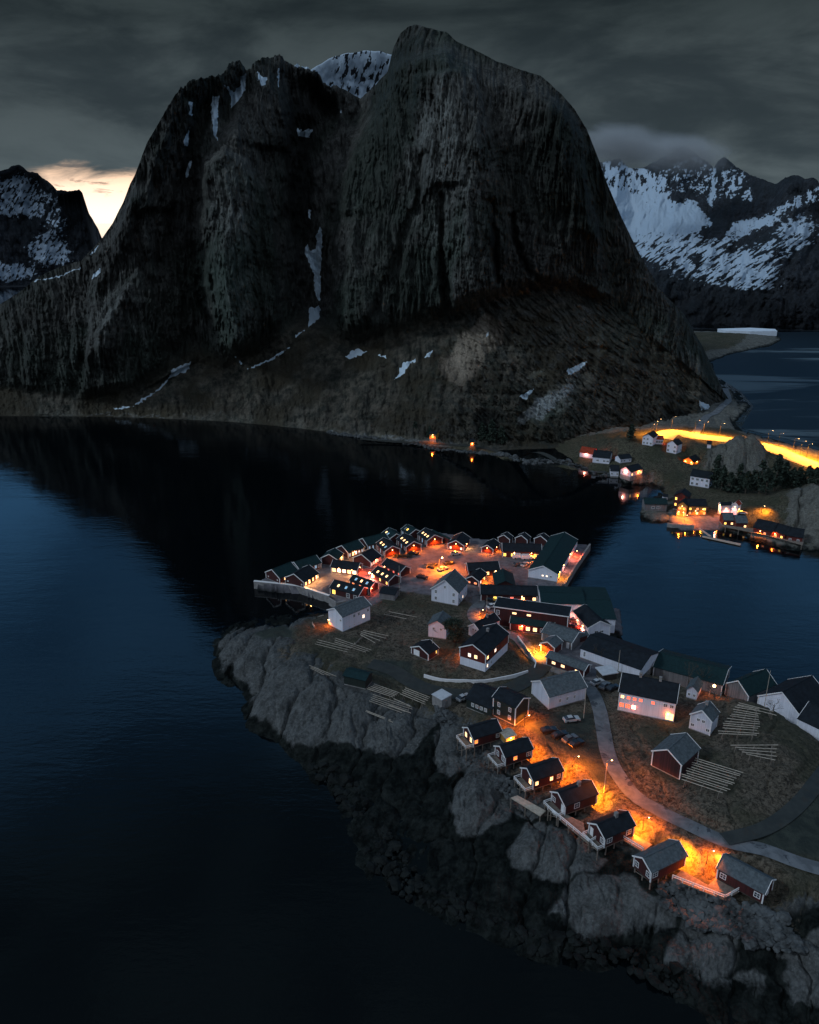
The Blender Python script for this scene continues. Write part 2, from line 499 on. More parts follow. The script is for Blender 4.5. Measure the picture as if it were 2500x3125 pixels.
def relief(name, mat, sky, shore, foot, dsky, nc, nr, relief_fn, paint, zbase=-4, power=1.7, jag=.0012, tslope=.7, back=260, label=''):
    sa, se = curve(sky); ba, be = curve(shore)
    az = np.linspace(sa[0], sa[-1], nc)
    te2 = np.interp(az, sa, se)
    te2 = te2 + jag * fbm(az * 90, az * 0 + 3.3, 5, 3, .6)
    if name == 'mountain':
        j0, j1 = az_te(440, 200)[0], az_te(1010, 200)[0]
        te2 = te2 + .007 * fbm(az * 130, az * 0 + 8.1, 4, 5, .6) * sstep(j0, j0 + .04, az) * (1 - sstep(j1, j1 + .02, az))
    te0 = np.interp(az, ba, be)
    d0 = -CAMH / te0
    ds = np.interp(az, *[np.array(k) for k in zip(*sorted((az_te(p[0], 600)[0], p[1]) for p in dsky))])
    te2 = np.maximum(te2, te0 + .004)
    if foot is not None:
        fa, fe = curve(foot); te1 = np.interp(az, fa, fe)
        te1 = np.clip(te1, te0 + .001, te2 - .001)
        d1 = (CAMH + tslope * d0) / (tslope - te1)
        d1 = np.minimum(d1, ds - 6); d1 = np.maximum(d1, d0 + 1)
    else:
        te1 = te0 + 1e-4; d1 = d0 + 1
    ds = np.maximum(ds, d1 + 5)
    s = np.linspace(0, 1, nr)[:, None]
    TE = te0 + (te2 - te0) * s
    AZ = np.broadcast_to(az, TE.shape)
    k1 = np.clip((TE - te0) / (te1 - te0), 0, 1)
    k2 = np.clip((TE - te1) / (te2 - te1), 0, 1)
    D = d0 + (d1 - d0) * k1
    # constant-slope talus in true space
    D = np.where(k2 > 0, d1 + (ds - d1) * (.25 * k2 + .75 * k2 ** power), (CAMH + tslope * d0) / (tslope - TE) if foot is not None else D)
    PX, PY = px_of(AZ, TE)
    tal = 1 - sstep(-.0, .10, k2) if foot is not None else np.zeros_like(D)
    D = np.maximum(D, d0)
    fade = sstep(0, .02, s) + 0 * D
    D = D + relief_fn(AZ, TE, PX, PY, tal, k2) * fade
    snow, tone, talp, *ext = paint(PX, PY, AZ, TE, tal)
    scree, pale = ext if ext else (0 * PX, 0 * PX)
    Z = CAMH + D * TE
    # skirt below the waterline and a back side so that it is a whole mountain
    rows_b = []
    kb = .02 + .98 * sstep(-.01, .06, te2)
    for j, (dd_, zz) in enumerate(((back * .15, .97), (back * .4, .86), (back, .5), (back * 1.8, -.02))):
        rr = D[-1] + dd_ * kb; zt = Z[-1] * (zz * kb + (1 - kb) * (.5 if j == 0 else -.05))
        rows_b.append((rr, zt))
    Df = np.vstack([D[:1], D] + [r[0][None] for r in rows_b])
    Zf = np.vstack([Z[:1] * 0 + zbase, Z] + [r[1][None] for r in rows_b])
    AZf = np.broadcast_to(az, Df.shape)
    ex = lambda A: np.vstack([A[:1], A] + [A[-1:]] * len(rows_b))
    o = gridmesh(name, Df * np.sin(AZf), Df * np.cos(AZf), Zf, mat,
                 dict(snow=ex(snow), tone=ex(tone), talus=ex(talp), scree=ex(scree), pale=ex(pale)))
    tag(o, label, kind='structure')
    return o, (az, d0)


def blobs(PX, PY, L):
    s = np.zeros_like(PX)
    for (x, y, rx, ry, ang, v) in L:
        a = R(ang); dx = PX - x; dy = PY - y
        u = (dx * math.cos(a) + dy * math.sin(a)) / rx; w_ = (-dx * math.sin(a) + dy * math.cos(a)) / ry
        s += v * np.exp(-(u * u + w_ * w_) ** 1.5)
    return s


def lines(PX, PY, L, rag=0):
    s = np.zeros_like(PX)
    for pts, wd, v in L:
        s = s + v * np.exp(-(dseg(PX, PY, pts) / wd) ** 2)
    return s


SKYM = [(-420, 1150), (-300, 1080), (-100, 985), (0, 928), (58, 893), (116, 846), (180, 815), (249, 795), (313, 725), (345, 680), (375, 620), (398, 560),
        (413, 530), (449, 435), (500, 348), (529, 297), (580, 246), (616, 239), (674, 228), (696, 203), (717, 184), (732, 181), (754, 214),
        (766, 213), (777, 185), (826, 174), (855, 171), (884, 191), (927, 203), (971, 222), (1000, 261), (1043, 268), (1101, 300),
        (1145, 261), (1184, 217), (1192, 181), (1200, 150), (1222, 101), (1245, 82), (1268, 75), (1304, 84), (1362, 98), (1391, 123), (1449, 152),
        (1521, 188), (1594, 214), (1652, 232), (1710, 283), (1753, 333), (1790, 391), (1819, 464), (1855, 565), (1898, 667),
        (1956, 782), (2014, 884), (2087, 956), (2145, 1058), (2210, 1196), (2238, 1238)]
SHOREM = [(-420, 1262), (0, 1270), (400, 1274), (700, 1287), (900, 1306), (1000, 1318), (1200, 1345), (1400, 1366), (1500, 1375), (1700, 1368),
          (1900, 1335), (2050, 1303), (2130, 1288), (2215, 1225), (2250, 1245)]
FOOTM = [(-420, 1200), (0, 1190), (250, 1225), (420, 1200), (520, 1140), (600, 1105), (680, 1130), (760, 1100), (840, 1060), (930, 1000),
         (1000, 1040), (1080, 1060), (1200, 1030), (1300, 1010), (1400, 975), (1480, 945), (1560, 910), (1650, 890), (1740, 890),
         (1820, 915), (1880, 955), (1960, 1020), (2087, 1120), (2238, 1242)]
DSKY = [(-420, 760), (0, 690), (250, 650), (430, 620), (600, 640), (900, 740), (1100, 770), (1180, 730), (1300, 710), (1500, 680), (1700, 650), (1830, 640), (1950, 635), (2087, 650), (2238, 665)]


def rel_main(AZ, TE, PX, PY, tal, k2):
    A = AZ * 680; Zm = TE * 680
    wx = fbm(A / 55, Zm / 70, 3, 11) * 9
    wy = fbm(A / 40, Zm / 90, 3, 17) * 14
    cl = 1 - tal
    edge = 1 - sstep(.9, 1.0, k2)
    big = fbm((A + wx) / 75, Zm / 190, 4, 21) * 22
    mid = fbm((A + wx) / 15, (Zm + wy) / 80, 5, 31, ridged=True, gain=.62) * 12
    q_ = fbm((A + wx * .8) / 6.5, (Zm + wy) / 46, 4, 41, gain=.7)
    fine = (np.abs(q_) ** .6) * -9 + fbm((A + wx * .4) / 2.2, (Zm + wy) / 16, 3, 43, ridged=True, gain=.7) * 2.2
    ledge = fbm(A / 60, (Zm + A * .35 + wy) / 11, 4, 51, ridged=True) * 2.2
    tt = fbm((A + wx * .5) / 20, Zm / 60, 5, 61) * 7 + fbm(A / 5, Zm / 9, 5, 71, gain=.65) * 3.4 + fbm((A + Zm * .9 + wx) / 9, (Zm) / 20, 5, 77, ridged=True, gain=.6) * 8.0 * sstep(1250, 1500, PX) + fbm((A + wx) / 10, Zm / 60, 4, 79, ridged=True) * 2.5
    G = [  # gullies (+) and buttresses (-): true recesses of the face, metres
        ([(960, 240), (985, 350), (930, 520), (925, 700), (950, 830), (955, 960)], 62, 62),
        ([(650, 250), (600, 420), (590, 560), (610, 800), (640, 960), (760, 1160)], 30, 26),
        ([(740, 240), (700, 330), (660, 420)], 22, 18),
        ([(860, 230), (900, 330), (915, 420)], 26, 20),
        ([(1110, 300), (1060, 420), (1010, 560), (990, 900)], 26, 16),
        ([(1345, 600), (1350, 760), (1360, 900), (1372, 980)], 11, 18),
        ([(1500, 620), (1508, 740), (1520, 860)], 10, 16),
        ([(1563, 660), (1590, 780), (1640, 860)], 10, 12),
        ([(1290, 480), (1270, 640), (1210, 800), (1120, 1000)], 16, 12),
        ([(560, 250), (545, 420), (510, 640), (500, 800)], 24, 14),
        ([(470, 560), (400, 760), (330, 900)], 26, 12),
        ([(1180, 240), (1230, 320), (1265, 420)], 20, 14),
        ([(1700, 330), (1740, 520), (1800, 700)], 34, -16),
        ([(715, 430), (720, 620), (690, 820), (730, 1040)], 78, -34),
        ([(860, 540), (850, 740), (830, 960)], 34, -14),
        ([(1330, 170), (1420, 420), (1440, 760), (1440, 960)], 105, -30),
        ([(1120, 440), (1100, 700), (1080, 950)], 60, -16),
        ([(400, 620), (350, 900), (300, 1050)], 60, -22),
    ]
    g = lines(PX + fbm(PX / 40, PY / 70, 3, 19) * 16, PY, G)
    ex_ = PX + fbm(PX / 30, PY / 40, 4, 29) * 14; ey_ = PY
    for poly, dep, wd in (([(623, 500), (598, 624), (592, 752), (610, 879), (655, 1000), (735, 1175), (800, 1160), (835, 1100), (850, 980), (848, 847), (842, 751), (829, 656), (808, 579), (757, 496), (690, 455)], -24, 16),
                          ([(1190, 200), (1160, 320), (1085, 440), (1050, 560), (1015, 800), (990, 960), (1000, 1080), (1400, 1060), (1860, 900), (1760, 330), (1500, 100)], -20, 18),
                          ([(1270, 230), (1255, 420), (1300, 470), (1285, 620), (1330, 560), (1400, 560), (1440, 900), (1500, 900), (1520, 500), (1440, 200)], -9, 9),
                          ([(235, 1250), (262, 1080), (330, 960), (420, 820), (470, 900), (500, 1060), (530, 1220)], -14, 12),
                          ([(1090, 620), (1060, 800), (1050, 1030), (1180, 1040), (1200, 830), (1180, 700)], -8, 8),
                          ([(560, 250), (520, 330), (470, 460), (430, 640), (520, 640), (560, 480), (590, 330)], -12, 14),
                          ([(775, 180), (760, 330), (770, 440), (880, 460), (890, 330), (860, 180)], -10, 12)):
        g = g + dep * sstep(-wd, wd, sdpoly(ex_, ey_, poly))
    return (big * (.3 + .7 * edge) + mid + fine + ledge * .8 + g * edge) * cl + tt * tal


def snow_main(PX, PY):
    wx = fbm(PX / 9, PY / 14, 4, 5) * 7; wy = fbm(PX / 11, PY / 11, 4, 9) * 8
    x = PX + wx; y = PY + wy
    s = np.zeros_like(PX)
    def pg(f, pts): return [f(*p) for p in pts]
    PG = [pg(m2, [(908, 1000), (916, 1060), (908, 1200), (905, 1365), (885, 1345), (872, 1230), (852, 1180), (832, 1130), (842, 1085), (855, 1120), (885, 1110), (885, 1055)]),
          pg(m2, [(850, 1400), (903, 1385), (907, 1440), (850, 1490)]), pg(m2, [(390, 385), (420, 378), (415, 480), (412, 600), (396, 560), (383, 470)]),
          pg(m2, [(445, 322), (490, 362), (528, 330), (520, 290), (552, 278), (548, 350), (512, 410), (475, 440), (482, 385)]),
          pg(m2, [(602, 262), (628, 285), (655, 300), (628, 335), (612, 300)]), pg(m2, [(278, 405), (296, 410), (292, 480), (280, 470)]),
          pg(m2, [(282, 530), (272, 625), (250, 612), (262, 565)]), pg(m2, [(293, 690), (270, 776), (258, 765), (272, 705)]),
          pg(m2, [(790, 530), (820, 548), (872, 535), (852, 582), (800, 572)]), pg(m2, [(848, 920), (864, 932), (858, 972), (847, 960)]),
          pg(m2, [(701, 250), (710, 250), (708, 340), (702, 335)]), pg(m2, [(1003, 435), (1008, 470), (1000, 465)]),
          pg(m2, [(780, 225), (920, 240), (935, 270), (860, 255), (790, 240)]),
          pg(n5, [(165, 226), (190, 232), (230, 200), (272, 214), (215, 240)]), pg(n5, [(405, 258), (440, 250), (415, 290), (375, 320), (390, 295)]),
          pg(n5, [(490, 230), (520, 204), (508, 232), (488, 240)]), pg(n5, [(1518, 395), (1572, 424), (1526, 434)]),
          pg(n5, [(845, 380), (900, 352), (870, 395)]), pg(n5, [(720, 143), (730, 143), (728, 158), (720, 155)]), pg(n5, [(1020, 285), (1060, 262), (1100, 250), (1070, 285), (1030, 300)]),
          pg(e1, [(1008, 1214), (985, 1262), (890, 1302), (902, 1262), (930, 1245)]), pg(e1, [(530, 720), (528, 745), (482, 782), (490, 760)]),
          pg(e1, [(520, 600), (500, 640), (470, 655)])]
    for p in PG:
        c = min(q[1] for q in p); b_ = max(q[1] for q in p)
        if c > PY.max() or b_ < PY.min(): continue
        s = np.maximum(s, sstep(-3.5, 3.5, sdpoly(x, y, p)))
    LN = [(pg(e1, [(890, 1300), (840, 1360), (760, 1410), (690, 1450), (610, 1462)]), 3.2), (pg(e1, [(1520, 1140), (1440, 1195), (1310, 1256)]), 3.0),
          (pg(e1, [(1600, 1050), (1555, 1082)]), 2.6), (pg(n5, [(455, 245), (425, 262)]), 2.5), (pg(e1, [(1240, 1190), (1270, 1225)]), 3.0),
          (pg(n5, [(320, 228), (345, 236)]), 2.4), (pg(e1, [(420, 720), (300, 770), (180, 790)]), 2.0)]
    for p, wd in LN:
        brk = .5 + .5 * sstep(-.35, .15, fbm(PX / 16, PY / 16, 2, 15))
        s = np.maximum(s, brk * np.exp(-(dseg(x, y, p) / wd) ** 2 * .6))
    # flecks left in the upper cracks
    fl = fbm(PX / 7, PY / 12, 3, 81); dens = np.exp(-((PY - 300) / 260.0) ** 2) * (PX < 1000) * (PX > 470)
    s = np.maximum(s, dens * sstep(.60, .74, fl))
    return s


def paint_main(PX, PY, AZ, TE, tal):
    PX0, PY0 = PX, PY
    PX = PX + fbm(PX / 30, PY / 60, 3, 23) * 12; PY = PY + fbm(PX / 50, PY / 50, 3, 27) * 22
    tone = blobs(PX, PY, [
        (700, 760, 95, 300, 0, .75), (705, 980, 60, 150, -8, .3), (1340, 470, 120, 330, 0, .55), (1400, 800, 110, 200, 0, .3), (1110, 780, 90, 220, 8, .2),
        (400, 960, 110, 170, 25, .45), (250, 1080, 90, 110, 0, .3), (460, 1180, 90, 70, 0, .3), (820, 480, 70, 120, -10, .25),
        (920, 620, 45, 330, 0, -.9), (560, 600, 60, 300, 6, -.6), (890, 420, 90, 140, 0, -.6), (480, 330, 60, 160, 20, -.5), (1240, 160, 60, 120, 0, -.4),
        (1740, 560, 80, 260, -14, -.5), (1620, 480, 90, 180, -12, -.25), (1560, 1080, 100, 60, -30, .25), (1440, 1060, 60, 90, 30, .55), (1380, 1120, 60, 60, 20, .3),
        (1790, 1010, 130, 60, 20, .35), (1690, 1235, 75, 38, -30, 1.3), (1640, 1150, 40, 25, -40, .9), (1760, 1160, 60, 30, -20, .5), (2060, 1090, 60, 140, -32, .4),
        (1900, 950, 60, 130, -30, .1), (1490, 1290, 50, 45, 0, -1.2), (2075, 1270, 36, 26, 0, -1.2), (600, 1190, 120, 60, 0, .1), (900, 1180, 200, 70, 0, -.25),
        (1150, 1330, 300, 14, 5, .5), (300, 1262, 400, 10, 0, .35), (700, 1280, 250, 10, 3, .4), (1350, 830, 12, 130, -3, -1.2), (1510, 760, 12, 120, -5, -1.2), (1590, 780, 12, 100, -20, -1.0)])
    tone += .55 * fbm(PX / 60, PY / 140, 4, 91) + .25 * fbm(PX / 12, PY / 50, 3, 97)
    talp = np.clip(tal * (.85 + .3 * fbm(PX / 40, PY / 40, 3, 99)), 0, 1)
    talp = talp * (1 - .8 * sstep(.02, .30, fbm((PX + PY) / 42, (PY - PX * .5) / 24, 5, 101, gain=.6)) * sstep(1150, 1450, PX))
    talp = talp * (1 - .8 * blobs(PX, PY, [(1690, 1235, 80, 40, -30, 1), (1900, 900, 120, 200, -30, .8)]).clip(0, 1))
    scree = blobs(PX, PY, [(1430, 1075, 55, 95, 32, 1.1), (1500, 1010, 45, 55, 10, 1.0), (1390, 1130, 70, 40, 20, .6), (1560, 1110, 60, 30, -20, .5), (560, 1230, 90, 40, 10, .35), (1150, 1240, 160, 50, 5, .35), (1680, 950, 80, 25, -20, .4)])
    pale = blobs(PX, PY, [(1655, 1241, 62, 26, -36, 1.1), (1725, 1190, 40, 24, -40, .8), (1600, 1275, 30, 16, -40, .7), (1765, 1135, 45, 15, -25, .6), (1790, 945, 60, 8, 12, .6), (1650, 1345, 120, 14, -12, .35), (1200, 1338, 320, 9, 7, .55), (1560, 1390, 300, 9, 7, .5), (400, 1266, 420, 6, 0, .5)])
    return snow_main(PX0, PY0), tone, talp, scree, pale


mat_main = rock_material('mountain_rock', (.050, .053, .050), (.008, .020, .014))
relief('mountain', mat_main, SKYM, SHOREM, FOOTM, DSKY, 1150, 560, rel_main, paint_main, label='massive dark granite mountain with sheer striped cliffs above the fjord')

# snowy dome behind the saddle
def rel_far(AZ, TE, PX, PY, tal, k2):
    A = AZ * 1000; Zm = TE * 1000
    return (fbm(A / 90, Zm / 160, 5, 121, ridged=True) * 60 + fbm(A / 16, Zm / 26, 5, 131, ridged=True) * 16) * (1 - sstep(.85, 1, k2) * .8)


def paint_dome(PX, PY, AZ, TE, tal):
    n = fbm(PX / 26, PY / 34, 5, 141, ridged=True, gain=.6)
    n = fbm((PX + PY * .3) / 15, (PY - PX * .3) / 40, 5, 141, gain=.66)
    s = .95 - .9 * sstep(.02, .22, n) * sstep(990, 1110, PX + PY * .2)
    return s, -.4 + 0 * PX, 0 * PX


mat_far = rock_material('far_mountain_rock', (.026, .032, .040), (.014, .022, .028), (.42, .54, .66), .22)
relief('snowy_peak', mat_far, [(880, 250), (930, 225), (974, 198), (1006, 177), (1057, 162), (1121, 154), (1165, 158), (1197, 168), (1260, 200), (1330, 260)],
       [(880, 800), (1330, 800)], None, [(880, 1250), (1330, 1250)], 260, 160, rel_far, paint_dome, label='white snow dome rising behind the saddle of the dark mountain')


def paint_left(PX, PY, AZ, TE, tal):
    n = fbm((PX + PY * .5) / 30, (PY - PX * .3) / 26, 6, 151, ridged=True, gain=.62)
    d = blobs(PX, PY, [(40, 610, 80, 70, 0, .55), (150, 640, 90, 60, 0, .3), (150, 765, 70, 45, 20, .75), (20, 830, 90, 30, 0, .8), (70, 560, 50, 30, 0, .3), (200, 700, 60, 30, 0, .2)])
    d -= blobs(PX, PY, [(255, 660, 45, 90, -15, .6), (60, 700, 60, 40, 0, .3)])
    n2_ = fbm((PX * .8 + PY * .5) / 9, (PY - PX * .5) / 30, 5, 153, gain=.65)
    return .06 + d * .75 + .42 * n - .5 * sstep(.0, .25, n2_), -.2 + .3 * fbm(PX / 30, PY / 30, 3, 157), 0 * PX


relief('far_mountain', mat_far, [(-520, 640), (-300, 560), (-150, 590), (-60, 535), (0, 525), (35, 507), (58, 503), (75, 513), (87, 525), (116, 530), (145, 553), (174, 580), (205, 583),
        (243, 580), (252, 590), (272, 650), (301, 700), (313, 730), (330, 775), (350, 830), (380, 850)],
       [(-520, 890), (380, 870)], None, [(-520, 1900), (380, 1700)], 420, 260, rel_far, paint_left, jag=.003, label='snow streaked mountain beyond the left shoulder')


def paint_right(PX, PY, AZ, TE, tal):
    q = lambda *p: [r4(*a) for a in p]
    wx = fbm(PX / 22, PY / 22, 4, 161) * 16
    x = PX + wx; y = PY + wx * .6
    s = np.zeros_like(PX)
    for p, v in ((q((300, 200), (420, 200), (600, 265), (720, 310), (750, 480), (900, 455), (1010, 600), (900, 675), (480, 700), (300, 500)), 1.0),
                 (q((1040, 240), (1035, 420), (1010, 495), (985, 440), (1020, 330)), .9),
                 (q((1180, 600), (1400, 560), (1500, 470), (1725, 370), (1725, 450), (1500, 520), (1420, 600), (1230, 690), (1000, 790), (820, 815), (900, 770), (1100, 700)), .85),
                 (q((480, 690), (760, 740), (830, 800), (620, 850), (520, 760)), .6), (q((1230, 400), (1300, 380), (1290, 470), (1230, 450)), .6),
                 (q((640, 270), (900, 150), (1030, 250), (1000, 430), (760, 400)), .42)):
        s = np.maximum(s, v * sstep(-14, 10, sdpoly(x, y, p)))
    n = fbm((PX - PY * .6) / 30, (PY + PX * .35) / 15, 6, 171, ridged=True, gain=.65)
    up_k = 1 - sstep(540, 640, PY + (PX - 1900) * -.10); dn_k = sstep(680, 760, PY)
    rib = sstep(-.02, .22, fbm((PX + PY * .25) / 13, (PY - PX * .2) / 34, 5, 173, gain=.66))
    strk = sstep(-.05, .2, fbm((PX * .55 - PY * .8) / 40, (PY * .8 + PX * .55) / 9, 5, 175, gain=.66))
    isl_ = rib * .75 * up_k + strk * .6 * dn_k + .5 * sstep(.34, .5, fbm((PX + PY * .6) / 20, (PY - PX * .4) / 12, 5, 179, gain=.7))
    d = blobs(PX, PY, [(2130, 800, 190, 70, 15, .35), (2300, 850, 110, 60, 30, .35), (2440, 700, 70, 60, 0, .3), (2230, 560, 60, 60, 0, .3), (2000, 740, 150, 50, 0, .4), (2330, 780, 130, 60, -25, .28)])
    base = s * (.80 - .35 * sstep(.3, .8, fbm(PX / 12, PY / 9, 4, 177, ridged=True)) * (s < .98)) + (1 - s) * (d + .1)
    low = sstep(940, 860, PY)
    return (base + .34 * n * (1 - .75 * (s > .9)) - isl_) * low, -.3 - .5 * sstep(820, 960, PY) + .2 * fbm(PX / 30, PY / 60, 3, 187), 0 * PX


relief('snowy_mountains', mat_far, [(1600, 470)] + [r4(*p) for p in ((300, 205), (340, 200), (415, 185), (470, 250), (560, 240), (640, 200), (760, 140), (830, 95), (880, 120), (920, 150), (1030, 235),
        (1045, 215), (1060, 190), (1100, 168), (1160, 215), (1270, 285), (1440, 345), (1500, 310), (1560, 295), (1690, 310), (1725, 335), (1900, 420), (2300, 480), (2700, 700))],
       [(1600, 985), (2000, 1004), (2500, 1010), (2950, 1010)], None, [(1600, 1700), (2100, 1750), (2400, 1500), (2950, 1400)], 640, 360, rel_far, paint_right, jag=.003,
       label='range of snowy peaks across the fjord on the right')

# frozen inner fjord on the right: grey ice with dark leads
m, t, b = newmat('fjord_ice')
pos = t.pos()
f = t.noise(.010, 6, t.scaled(pos, (.35, 1.6, 1)), .62, .8)
c = t.mix(t.smooth(f, .50, .60), (.006, .012, .018), (.085, .12, .14))
link(t, c, b.inputs['Base Color']); b.inputs['Roughness'].default_value = .55; b.inputs['Specular IOR Level'].default_value = .12
mb = MB(); mb.poly([P(*p, .06) for p in ((2110, 1016), (2480, 1012), (3000, 1014), (3100, 1400), (2500, 1362), (2330, 1322), (2262, 1306), (2300, 1240), (2262, 1196), (2190, 1150), (2120, 1100))])
o = mb.build('ice', m); tag(o, 'greyish ice with dark leads on the inner fjord', kind='structure')
# bank of low cloud clinging to the right-hand peaks
m, t, b = newmat('cloud_vapour')
m.node_tree.nodes.remove(b)
tc = t.add('ShaderNodeTexCoord').outputs['Object']
r2 = t.add('ShaderNodeVectorMath', operation='LENGTH', ins={0: tc}).outputs['Value']
fall = t.math('SUBTRACT', 1.0, t.smooth(r2, .15, 1.0))
cn = t.noise(1.7, 5, tc, .6, .5)
den = t.math('MULTIPLY', t.smooth(t.math('ADD', fall, t.math('MULTIPLY', t.math('SUBTRACT', cn, .5), 1.5)), .22, .95), t.math('MULTIPLY', fall, .030))
pv = t.add('ShaderNodeVolumePrincipled'); pv.inputs['Color'].default_value = (.84, .88, .9, 1); link(t, den, pv.inputs['Density'])
link(t, pv.outputs[0], m.node_tree.nodes['Material Output'].inputs['Volume'])
cme = None
for px, py, rx, rz_, D_, lab in ((1905, 445, 215, 92, 1330, 'pale low cloud covering the left snow summit beside the dark mountain'), (2085, 470, 200, 84, 1420, 'thinner low cloud wrapped round the pointed snowy peak')):
    a, te = az_te(px, py); k_ = D_ / F
    if cme is None:
        bm = bmesh.new(); bmesh.ops.create_icosphere(bm, subdivisions=3, radius=1); cme = bpy.data.meshes.new('cloud'); bm.to_mesh(cme); bm.free(); cme.materials.append(m)
    o = bpy.data.objects.new('cloud', cme); COL.objects.link(o); o.location = (D_ * math.sin(a), D_ * math.cos(a), CAMH + D_ * te); o.scale = (rx * k_, 90, rz_ * k_)
    o.rotation_euler = (0, R(8), 0); tag(o, lab, kind='stuff')
# ------------------------------------------------------------------ terrain heights
class Terrain:
    """height field through surveyed spot heights (px, py, z); linear radial basis"""
    def __init__(s, ctrl, coast, sea_slope=.35):
        pts = [P(a, b, c) for a, b, c in ctrl]
        s.coast = [tuple(P(c[0], c[1], c[2] if len(c) > 2 else 0)[:2]) for c in coast]
        nat = []
        n = len(coast)
        for i in range(n):
            if len(coast[i]) > 2: continue
            a = Vector(s.coast[i]); nat.append((a.x, a.y, 0))
            j = (i + 1) % n
            if len(coast[j]) == 2:
                b = Vector(s.coast[j]); m = (a + b) / 2
                if (a - b).length > 8: nat.append((m.x, m.y, 0))
        q = np.array([tuple(p) for p in pts] + nat)
        s.c = q[:, :2]; k = len(q)
        A = s.phi(s.c[:, None] - s.c[None])
        A += np.eye(k) * .6
        K = np.zeros((k + 1, k + 1)); K[:k, :k] = A; K[:k, k] = 1; K[k, :k] = 1
        s.w = np.linalg.solve(K, np.append(q[:, 2], 0))
        s.slope = sea_slope
        s.flats = []
    @staticmethod
    def phi(d):
        return -np.sqrt((d ** 2).sum(-1) + 4.0)
    def raw(s, x, y):
        x = np.atleast_1d(np.asarray(x, float)); y = np.atleast_1d(np.asarray(y, float)); sh = x.shape
        xf = x.ravel(); yf = y.ravel(); out = np.empty(xf.size)
        for i in range(0, xf.size, 20000):
            d = np.stack([xf[i:i + 20000, None] - s.c[:, 0], yf[i:i + 20000, None] - s.c[:, 1]], -1)
            out[i:i + 20000] = s.phi(d) @ s.w[:-1] + s.w[-1]
        return out.reshape(sh)
    def h(s, x, y):
        return float(s.raw(x, y)[0])
    def at(s, px, py):
        """ground point seen at a photo position"""
        z = 5.0
        for _ in range(14):
            p = P(px, py, z); z = z * .4 + .6 * max(0.0, s.h(p.x, p.y))
        return P(px, py, z)


